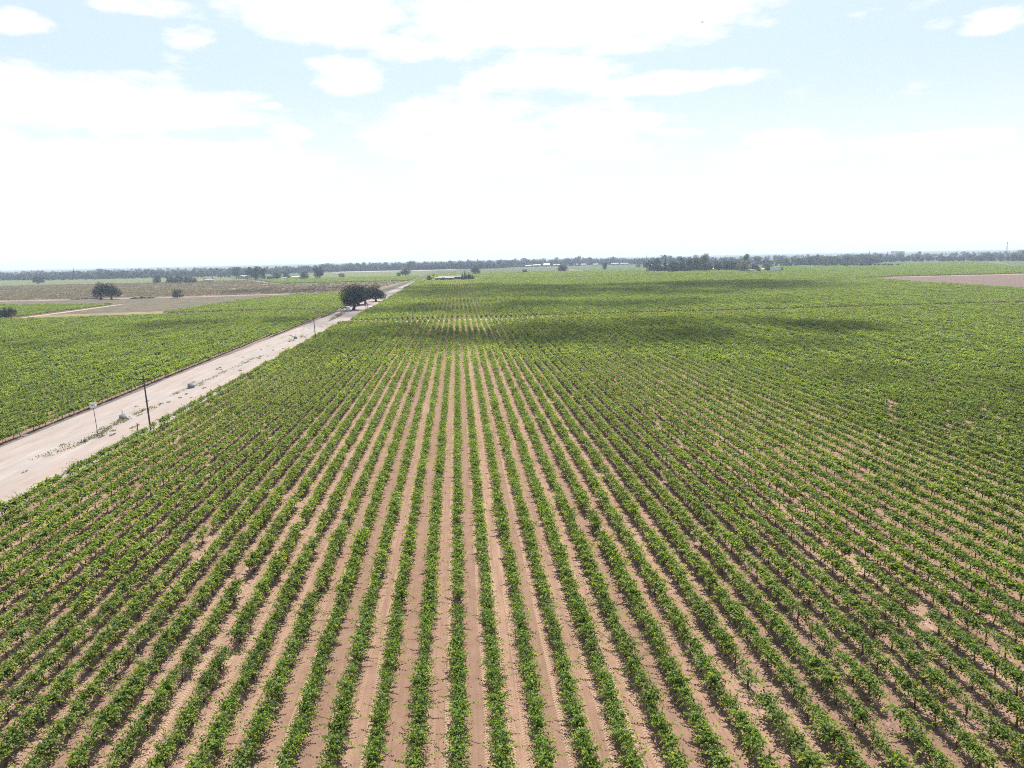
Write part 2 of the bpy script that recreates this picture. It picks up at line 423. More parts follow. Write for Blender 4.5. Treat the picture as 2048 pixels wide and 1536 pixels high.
sheet('dry_grass', wavy([(-460, 398), (-250, 424), (-172, 424), (-168, 470), (-190, 452), (-246, 446), (-247, 427), (-460, 400)], 10, 1.5, 21), .04, M['drygrass'])
sheet('brown_field', [(-900, 652), (-200, 652), (-76, 652), (-66, 975), (-240, 985), (-352, 1256), (-900, 1230)], .02, M['brownfield'])
sheet('green_field', [(-240, 988), (-62, 978), (-62, 1290), (-62, 1880), (-330, 1900), (-345, 1262)], .02, M['cropfield'])
sheet('green_field', [(-900, 1236), (-355, 1262), (-520, 1600), (-1500, 1800), (-1500, 1230)], .03, M['cropfield'])
sheet('green_field', [(-52, 966), (800, 962), (1100, 1390), (500, 1390), (-52, 1390)], .03, M['cropfield'])
sheet('pale_field', [(-330, 1905), (-20, 1890), (10, 1990), (-320, 2010)], .04, M['palefield'])
sheet('gravel_yard', [(335, 1092), (470, 1060), (468, 1085), (340, 1128)], .06, M['palefield'])
sheet('bare_field', [(381, 480), (389, 566), (418, 714), (582, 712), (900, 690), (900, 60), (455, 60)], .05, M['bare'])
sheet('dirt_road', wavy([(-73.1, -60), (-53.6, -60), (-53.2, 300), (-52.6, 600), (-53.5, 960), (-57.5, 960), (-63.8, 620), (-66.9, 430), (-70.5, 290), (-72.9, 200)], 9, .45, 3), .05, M['road'])
sheet('road_verge', wavy([(-75.2, -60), (-72.4, -60), (-72.2, 200), (-69.8, 290), (-66.2, 430), (-63.2, 620), (-57.5, 960), (-60, 960), (-66.5, 620), (-69.8, 430), (-72.8, 290), (-75, 200)], 9, .25, 4), .045, M['edge'])
sheet('field_track', wavy([(-53, 329.6), (40, 330), (40, 335), (-53, 335)], 9, .3, 5), .04, M['track'])
sheet('field_track', wavy([(-53, 697.5), (60, 697.5), (60, 702), (-53, 702)], 12, .3, 6), .04, M['track'])
sheet('field_track', wavy([(-420, 645), (-240, 640), (-150, 652), (-76, 660), (-76, 665), (-150, 658), (-240, 646), (-420, 652)], 12, .6, 7), .06, M['track'])
sheet('field_track', wavy([(-700, 968), (-62, 970), (-62, 976), (-700, 976)], 15, 1.2, 8), .05, M['track'])
sheet('field_track', wavy([(-900, 1228), (-352, 1252), (-352, 1258), (-900, 1235)], 15, 1., 9), .06, M['track'])
sheet('field_track', wavy([(-54, 960), (430, 962), (430, 966), (-54, 965)], 15, .6, 10), .05, M['track'])
sheet('field_track', wavy([(-250.5, 424), (-247, 424), (-245, 470), (-247, 548), (-250.5, 548)], 9, .4, 11), .05, M['track'])
sheet('field_track', wavy([(381, 480), (389, 566), (418, 714), (900, 692), (900, 698), (412, 722), (385, 568), (377, 482)], 9, .4, 12), .07, M['track'])

# ------------------------------------------------------------------ grapevines
ROW, GAP = 2.35, 1.9
def vine_canopy(mb, rng, vig=1.0, leaf=.125, step=.052, fillmul=1.0, L=1.95, mat=0):
    P = []; Nn = []; Y = []; S = []
    ns = int(36 * vig)
    spurs = np.linspace(-L / 2, L / 2, 10) + rng.normal(0, .05, 10)
    for _ in range(ns):
        side = rng.choice([-1, 1])
        y0 = rng.choice(spurs) + rng.normal(0, .05); x0 = rng.normal(0, .07); z0 = .98 + rng.normal(0, .08)
        d = np.array([side * abs(rng.normal(.4, .36)), rng.normal(0, .4), rng.uniform(.35, 1.0)]); d /= np.linalg.norm(d)
        ln = rng.uniform(.45, 1.0) * (.75 + .35 * vig)
        if rng.random() < .26: ln *= 1.5
        droop = rng.uniform(.25, 1.0)
        t = np.arange(0.12, 1, step / ln)
        q = np.array([x0, y0, z0]) + d * (ln * t)[:, None]
        q[:, 2] -= droop * (t ** 2.2) * ln
        q += rng.normal(0, .032, q.shape)
        P.append(q)
        o = np.stack([np.full(len(t), side * .35), np.zeros(len(t)), np.full(len(t), .75)], 1) + rng.normal(0, .42, (len(t), 3))
        Nn.append(o); Y.append(np.clip((t - .5) * 1.9, 0, .95) * rng.uniform(.3, 1.0)); S.append(leaf * (1.12 - .32 * t))
    nf = int(300 * vig * fillmul * (.125 / leaf) ** 1.6)
    q = np.stack([rng.normal(0, .21, nf), rng.choice(spurs, nf) + rng.normal(0, .11, nf), rng.normal(1.05, .21, nf)], 1)
    P.append(q); Nn.append(np.stack([q[:, 0] * 2.2, np.zeros(nf), np.full(nf, .7)], 1) + rng.normal(0, .4, (nf, 3)))
    Y.append(np.zeros(nf)); S.append(np.full(nf, leaf * 1.1))
    P = np.concatenate(P); P[:, 2] = np.maximum(P[:, 2], .28)
    leaves(mb, P, np.concatenate(Nn), np.concatenate(S) * rng.uniform(.8, 1.25, len(P)), rng, mat, np.concatenate(Y))

def vine_wood(mb, rng, mat=0, sides=6):
    k = rng.normal(0, .05, 2)
    tube(mb, [(0, 0, -.05), (k[0], k[1], .35), (-k[0] * .6, k[1] * .5, .72), (0, 0, 1.0)], [.062, .05, .047, .06], sides, mat)
    for s in (-1, 1):
        tube(mb, [(0, 0, .96), (.01, .25 * s, 1.04), (-.01, .6 * s, 1.03), (0, .93 * s, 1.05)], [.045, .036, .03, .018], max(4, sides - 1), mat, False)

def stake_mesh(mb, mat=0, top=1.5):
    tube(mb, [(.07, .04, -.05), (.07, .045, top)], .014, 4, mat)

LOOKS = ['bushy', 'leafy', 'sprawling', 'thin', 'bushy', 'leafy', 'sprawling', 'leafy', 'dense', 'small', 'dense', 'leafy', 'sprawling', 'bushy']
VIG = {'bushy': 1.15, 'leafy': .95, 'sprawling': 1.05, 'thin': .55, 'dense': 1.3, 'small': .42}
variants = []
for i, lk in enumerate(LOOKS):
    rng = np.random.default_rng(100 + i)
    a = MB(); vine_wood(a, rng); b = MB()
    vine_canopy(b, rng, VIG[lk] * 1.08, .117 if lk != 'dense' else .122)
    c_ = MB(); stake_mesh(c_, 0, rng.uniform(1.2, 1.75))
    variants.append((a.mesh('trunk', M['vinewood'], True), b.mesh('canopy', M['vine']), c_.mesh('stake', M['stake'])))

# which vines the photograph shows largest: the nearest ones
rngv = np.random.default_rng(5)
cand = []; near_taken = set()
phase = {}
def vine_pos(k, j):
    if k not in phase: phase[k] = float(np.random.default_rng(900 + k).uniform(0, GAP))
    r = np.random.default_rng((k + 500) * 7919 + j + 500)
    return -.84 + ROW * k + r.normal(0, .05), GAP * j + phase[k] + r.normal(0, .12), r
for k in range(-22, 23):
    for j in range(10, 45):
        x, y, r = vine_pos(k, j)
        if r.random() < .03: continue
        vis = False
        for dx, dz in ((0, 1.45), (-.4, 1.1), (.4, 1.1), (0, .7)):
            u, v, z = proj((x + dx, y + .3, dz))
            if 10 < u < 2038 and v < 1522: vis = True
        if vis: cand.append((proj((x, y, 1))[2], k, j, x, y))
cand.sort(); cand = cand[:300]
ORD = ['zeroth', 'first', 'second', 'third', 'fourth', 'fifth', 'sixth', 'seventh', 'eighth', 'ninth', 'tenth', 'eleventh', 'twelfth', 'thirteenth', 'fourteenth', 'fifteenth', 'sixteenth', 'seventeenth', 'eighteenth', 'nineteenth', 'twentieth', 'twenty-first', 'twenty-second', 'twenty-third', 'twenty-fourth']
byrow = {}
for z, k, j, x, y in cand: byrow.setdefault(k, []).append((y, j, x))
for k, L in byrow.items():
    L.sort()
    for n, (y, j, x) in enumerate(L):
        near_taken.add((k, j))
        vi = (k * 5 + j * 3 + int(abs(math.sin(k * 12.9 + j * 78.2)) * 1000)) % len(variants)
        mt, mc, ms = variants[vi]
        root = empty('grapevine', (x, y, .02), random.choice((0, math.pi)) + random.uniform(-.08, .08))
        s = random.uniform(.96, 1.16); root.scale = (s * random.uniform(.76, 1.12), s * random.uniform(.94, 1.05), s * random.uniform(.86, 1.06))
        rowtxt = 'upright centre row' if k == 0 else '%s row %s of the upright centre row' % (ORD[abs(k)], 'right' if k > 0 else 'left')
        tag(root, '%s green grapevine, %s from the bottom edge, %s' % (LOOKS[vi], ORD[n + 1], rowtxt), 'grapevine', 'grapevines in the nearest rows')
        for nm, me in (('trunk', mt), ('canopy', mc), ('stake', ms)):
            o = bpy.data.objects.new(nm, me); o.parent = root; col.objects.link(o)

# the rest of the vines: one object, instanced forms
src = bpy.data.collections.new('vine_forms')
NMID, NFAR, NDRY = 8, 6, 4
for i in range(NMID):                      # single vines, middle distance
    rng = np.random.default_rng(300 + i); mb = MB()
    vig = [1.1, .95, 1.35, .6, 1.05, 1.2, .8, 1.0][i]
    vine_canopy(mb, rng, vig, .17, .095, 1.1); mb.young[0] = np.clip(mb.young[0] * 1.1 + .07, 0, 1); vine_wood(mb, rng, 1, 4)
    mb.add(*(lambda t: (t.v[0], t.f[0][0]))((lambda t: (stake_mesh(t), t)[1])(MB())), 1)
    src.objects.link(mb.obj('vine_form_%02d' % i, [M['vine'], M['vinewood']], link=False))
for i in range(NFAR):                      # six vines of a row, far away
    rng = np.random.default_rng(400 + i); mb = MB()
    for q in range(6):
        sub = MB(); vine_canopy(sub, rng, rng.choice([.6, .9, 1.0, 1.15, 1.3]), .27, .2, 1.35)
        sub.v[0] = sub.v[0] * np.array([rng.uniform(.88, 1.12), 1, rng.uniform(.86, 1.14)], np.float32)
        sub.young[0] = np.clip(sub.young[0] * 1.1 + rng.choice([0, .06, .06, .14, .22, .3]), 0, 1)
        mb.add(sub.v[0] + np.array([rng.normal(0, .06), (q - 2.5) * GAP, rng.normal(0, .06)], np.float32), sub.f[0][0], 0, sub.young[0])
        tube(mb, [(0, (q - 2.5) * GAP, 0), (0, (q - 2.5) * GAP, 1.0)], .055, 3, 1, False)
    src.objects.link(mb.obj('vine_form_%02d' % (NMID + i), [M['vine'], M['vinewood']], link=False))

class Inst:
    def __init__(self): self.p = []; self.v = []; self.r = []; self.s = []
    def add(self, p, v, r, s): self.p.append(p); self.v.append(v); self.r.append(r); self.s.append(s)
    def build(self, name, coll, holder):
        me = bpy.data.meshes.new(name); me.vertices.add(len(self.p))
        me.vertices.foreach_set('co', np.array(self.p, np.float32).ravel())
        for nm, ty, da in (('form', 'INT', np.array(self.v, np.int32)), ('turn', 'FLOAT', np.array(self.r, np.float32))):
            me.attributes.new(nm, ty, 'POINT').data.foreach_set('value', da)
        me.attributes.new('size', 'FLOAT_VECTOR', 'POINT').data.foreach_set('vector', np.array(self.s, np.float32).ravel())
        o = bpy.data.objects.new(name, me); col.objects.link(o)
        ng = bpy.data.node_groups.new(name, 'GeometryNodeTree')
        ng.interface.new_socket('Geometry', in_out='INPUT', socket_type='NodeSocketGeometry')
        ng.interface.new_socket('Geometry', in_out='OUTPUT', socket_type='NodeSocketGeometry')
        gi = ng.nodes.new('NodeGroupInput'); go = ng.nodes.new('NodeGroupOutput')
        iop = ng.nodes.new('GeometryNodeInstanceOnPoints'); ci = ng.nodes.new('GeometryNodeCollectionInfo')
        ci.inputs['Collection'].default_value = coll
        ci.inputs['Separate Children'].default_value = True; ci.inputs['Reset Children'].default_value = True
        def attr(nm, dt):
            a = ng.nodes.new('GeometryNodeInputNamedAttribute'); a.data_type = dt; a.inputs['Name'].default_value = nm
            return [s for s in a.outputs if s.enabled and s.name == 'Attribute'][0]
        cx = ng.nodes.new('ShaderNodeCombineXYZ')
        er = ng.nodes.new('FunctionNodeEulerToRotation')
        L = ng.links.new
        L(gi.outputs[0], iop.inputs['Points']); L(ci.outputs[0], iop.inputs['Instance'])
        iop.inputs['Pick Instance'].default_value = True
        L(attr('form', 'INT'), iop.inputs['Instance Index'])
        L(attr('turn', 'FLOAT'), cx.inputs[2]); L(cx.outputs[0], er.inputs[0]); L(er.outputs[0], iop.inputs['Rotation'])
        L(attr('size', 'FLOAT_VECTOR'), iop.inputs['Scale'])
        L(iop.outputs[0], go.inputs[0])
        md = o.modifiers.new(name, 'NODES'); md.node_group = ng
        return o

def inpoly(x, y, poly):
    c = False; n = len(poly)
    for i in range(n):
        (x1, y1), (x2, y2) = poly[i], poly[i - 1]
        if (y1 > y) != (y2 > y) and x < (x2 - x1) * (y - y1) / (y2 - y1) + x1: c = not c
    return c
BLOCKS = [
    [(-52.6, -12), (380, -12), (372, 329), (-52.6, 327.8)],
    [(-52.2, 337.6), (372, 339), (379, 480), (386, 566), (412, 696), (-52.2, 696)],
    [(-52.6, 705), (425, 705), (460, 724), (790, 722), (790, 952), (-53, 952)],
    [(-48, 968), (790, 968), (1050, 1370), (440, 1370), (330, 1075), (335, 1360), (-48, 1380)],
    [(-430, -12), (-74.0, -12), (-74.0, 200), (-71.8, 290), (-68.4, 418), (-260, 402), (-430, 395)],
    [(-172, 427), (-68.6, 428), (-66.8, 530), (-77, 642), (-137, 636), (-163, 538)],
    [(-251.5, 428), (-251.5, 543), (-440, 588), (-440, 428)],
    [(-238, 990), (-66, 985), (-66, 1240), (-340, 1240)],
]
def seen(x, y, pad):
    """inside the wedge the photograph looks into, with room at the sides for a step away"""
    d = np.array([x, y, -H]); z = d @ CF; lat = d @ CR
    return z > 5 and abs(lat) < z * .7211 * 1.14 + pad
inst = Inst(); rg = np.random.default_rng(11)
for bi, poly in enumerate(BLOCKS):
    xs = [p[0] for p in poly]; ys = [p[1] for p in poly]
    k0, k1 = int((min(xs) + .84) / ROW) - 1, int((max(xs) + .84) / ROW) + 2
    for k in range(k0, k1):
        xr = -.84 + ROW * k + (1.6 if bi in (4, 5) else 0)
        j = int(math.ceil(min(ys) / GAP)) - 1
        while j * GAP < max(ys):
            y = j * GAP
            dist = math.hypot(xr, y)
            if dist < 185 and bi != 7:
                x, yy, r = vine_pos(k, j); x += xr - (-.84 + ROW * k)
                if (k, j) not in near_taken and r.random() > .03 and inpoly(x, yy, poly) and seen(x, yy, 6) :
                    s = rg.uniform(.98, 1.16)
                    inst.add((x, yy, .02), int(rg.integers(0, NMID)), (0 if rg.random() < .5 else math.pi) + rg.normal(0, .06), (s * .92, s * 1.0, s * rg.uniform(.92, 1.06)))
                j += 1
            else:
                yc = y + 2.5 * GAP
                lo_in = inpoly(xr, yc - 4.6, poly); hi_in = inpoly(xr, yc + 4.6, poly)
                if lo_in and hi_in and seen(xr, yc, 14) and rg.random() > .012:
                    if bi == 3 and -50 < xr < 32 and yc < 1085: j += 6; continue
                    s = rg.uniform(.98, 1.14)
                    inst.add((xr + rg.normal(0, .06), yc, .02), NMID + int(rg.integers(0, NFAR)), (0 if rg.random() < .5 else math.pi) + rg.normal(0, .006),
                             (s, 1.0, s * rg.uniform(.9, 1.1)))
                    j += 6
                elif (lo_in or hi_in) and inpoly(xr, y, poly) and dist < 600:
                    x, yy, r = vine_pos(k, j); x += xr - (-.84 + ROW * k)
                    if seen(x, yy, 6): inst.add((x, yy, .02), int(rg.integers(0, NMID)), rg.normal(0, .06), (1, 1.04, 1))
                    j += 1
                else: j += 1
print('vine instances', len(inst.p))
go_ = inst.build('grapevines', src, None)
tag(go_, 'long rows of green grapevines filling the fields beyond the nearest rows', 'grapevines', kind='stuff')

# dry brown crop on the left
drysrc = bpy.data.collections.new('dry_forms')
for i in range(NDRY):
    rng = np.random.default_rng(600 + i); mb = MB(); n = 150
    P = np.stack([rng.normal(0, .35, n), rng.uniform(-6, 6, n), np.abs(rng.normal(.35, .22, n)) + .05], 1)
    leaves(mb, P, np.stack([rng.normal(0, .5, n), rng.normal(0, .5, n), np.ones(n) * .8], 1), rng.uniform(.25, .5, n), rng, 0, (rng.random(n) < .3) * .7)
    drysrc.objects.link(mb.obj('dry_form_%02d' % i, M['drycrop'], link=False))
di = Inst(); dp = [(-900, 660), (-90, 662), (-68, 966), (-245, 980), (-350, 1225), (-900, 1215)]
for k in range(-280, -20):
    x = k * 3.2
    y = 660
    while y < 1225:
        if inpoly(x, y, dp) and seen(x, y, 10) and rg.random() < .82 and abs(y - 972) > 8:
            di.add((x + rg.normal(0, .2), y, 0.02), int(rg.integers(0, NDRY)), rg.normal(0, .04), (rg.uniform(.7, 1.4), 1, rg.uniform(.6, 1.5)))
        y += 12
tag(di.build('dry_crop', drysrc, None), 'low dry brown crop rows on the wide brown field at left', 'crop', kind='stuff')

# ------------------------------------------------------------------ trees
def lobes_for(kind, h, w, rng):
    L = []
    if kind == 'oak':
        n = 20
        for i in range(n):
            a = rng.uniform(0, 2 * math.pi); rr = math.sqrt(rng.uniform(.04, 1)) * .34 * w
            z = h * rng.uniform(.36, .80) - .10 * h * (rr / (.36 * w)) * rng.uniform(.2, 1.4)
            r = w * rng.uniform(.16, .235)
            L.append((rr * math.cos(a), rr * math.sin(a), max(z - .05 * h, r * .75 + .12 * h), r, r * .85))
        L.append((0, 0, h * .78, w * .24, h * .2))
    elif kind in ('round', 'shrub', 'orchard'):
        lo = .02 if kind == 'shrub' else .1
        for i in range(10):
            a = rng.uniform(0, 2 * math.pi); rr = math.sqrt(rng.uniform(.0, 1)) * .32 * w
            z = h * rng.uniform(lo + .16, .80); r = min(w * .28, h * .25) * rng.uniform(.8, 1.2)
            L.append((rr * math.cos(a), rr * math.sin(a), z, r * 1.1, r))
        L.append((0, 0, h * .72, w * .26, h * .25)); L.append((0, 0, h * (lo + .2), w * .36, h * .2))
    elif kind in ('tall', 'pale', 'column'):
        for i in range(15):
            t = rng.uniform(.0, 1); z = h * (.12 + .78 * t)
            p = (1.0 if kind == 'column' else .55 + .45 * math.sin(math.pi * (t * .8 + .15)))
            a = rng.uniform(0, 2 * math.pi); rr = rng.uniform(.1, .34) * w * p
            r = w * rng.uniform(.2, .29)
            L.append((rr * math.cos(a), rr * math.sin(a), z, r, r * rng.uniform(.8, 1.3)))
        L.append((0, 0, h * .5, w * .28, h * .3)); L.append((rng.normal(0, .06) * w, 0, h * .86, w * .2, h * .13))
    elif kind == 'cypress':
        for i in range(9):
            t = i / 8; L.append((0, 0, h * (.08 + .86 * t), w * .5 * (1 - t) ** .6 + .12, h * .08))
    elif kind == 'conifer':
        for i in range(14):
            t = (i / 13) ** .9; a = rng.uniform(0, 6.28); p = w * .5 * (1 - t) + .15
            L.append((math.cos(a) * p * .45, math.sin(a) * p * .45, h * (.12 + .84 * t), p * .75, h * .05))
    elif kind == 'spiky':
        for i in range(20):
            a = rng.uniform(0, 6.28); q = rng.uniform(.1, .42) * w; z = h * rng.uniform(.2, .62)
            L.append((math.cos(a) * q, math.sin(a) * q, z, w * .11, h * .26))
    return L

def tree_meshes(kind, h, w, seed, n):
    rng = np.random.default_rng(seed)
    crown = MB(); trunk = MB()
    mat = {'oak': 'oak', 'pale': 'pale', 'spiky': 'oak'}.get(kind, 'green')
    if kind == 'palm':
        tube(trunk, [(0, 0, -.2), (.1, 0, h * .5), (0, 0, h * .88)], [w * .06, w * .05, w * .045], 7)
        for i in range(26):
            a = rng.uniform(0, 6.28); e = rng.uniform(-.2, 1.2); Lf = w * .5
            t = np.linspace(.1, 1, 14)
            q = np.stack([np.cos(a) * np.cos(e) * t * Lf, np.sin(a) * np.cos(e) * t * Lf, h * .88 + np.sin(e) * t * Lf - t ** 2 * Lf * .5], 1)
            leaves(crown, q, rng.normal(0, .5, (14, 3)) + np.array([0, 0, 1]), w * .13, rng)
        return trunk, crown, 'green'
    L = lobes_for(kind, h, w, rng)
    tot = sum(l[3] * l[3] for l in L); P = []; Nn = []
    for (x, y, z, r, rz) in L:
        m_ = max(12, int(n * r * r / tot))
        d = rng.normal(size=(m_, 3)); d /= np.linalg.norm(d, axis=1)[:, None]
        rad = rng.uniform(.55, 1.08, m_)[:, None]
        P.append(np.array([x, y, z]) + d * rad * np.array([r, r, rz]))
        Nn.append(d * .8 + np.array([0, 0, .45]) + rng.normal(0, .45, (m_, 3)))
    P = np.concatenate(P); Nn = np.concatenate(Nn); P[:, 2] = np.clip(P[:, 2], .15, h * 1.02)
    size = max(.36, 2.3 * math.sqrt(w * h / n))
    leaves(crown, P, Nn, size * rng.uniform(.6, 1.3, len(P)), rng, 0, (rng.random(len(P)) < .12) * .6)
    if kind == 'spiky':
        for i in range(26):
            a = rng.uniform(0, 6.28); e = rng.uniform(.3, 1.4); t = np.linspace(.3, 1, 12); Lf = h * .85
            q = np.stack([np.cos(a) * np.cos(e) * t * Lf * .75, np.sin(a) * np.cos(e) * t * Lf * .75, .2 + np.sin(e) * t * Lf], 1)
            leaves(crown, q, rng.normal(0, 1, (12, 3)), size * .7, rng)
    th = {'oak': .5, 'tall': .6, 'pale': .6, 'column': .5, 'cypress': .5, 'conifer': .8}.get(kind, .4) * h
    r0 = {'oak': .035 * w + .12, 'spiky': .12, 'shrub': .12}.get(kind, .025 * w + .1)
    k = rng.normal(0, .03 * w, 2)
    tube(trunk, [(0, 0, -.3), (k[0] * .3, k[1] * .3, th * .35), (k[0], k[1], th * .7), (k[0], k[1] * .5, th)], [r0 * 1.35, r0, r0 * .8, r0 * .45], 8)
    if kind in ('oak', 'round', 'tall', 'pale', 'orchard', 'column', 'spiky'):
        for l in sorted(L, key=lambda q: -q[3])[:7]:
            s = np.array([k[0] * .6, k[1] * .6, th * rng.uniform(.45, .8)]); e = np.array(l[:3]); mid = s * .5 + e * .5 + np.array([0, 0, -.04 * h])
            tube(trunk, [s, mid, e], [r0 * .5, r0 * .34, r0 * .14], 6, 0, False)
    return trunk, crown, mat

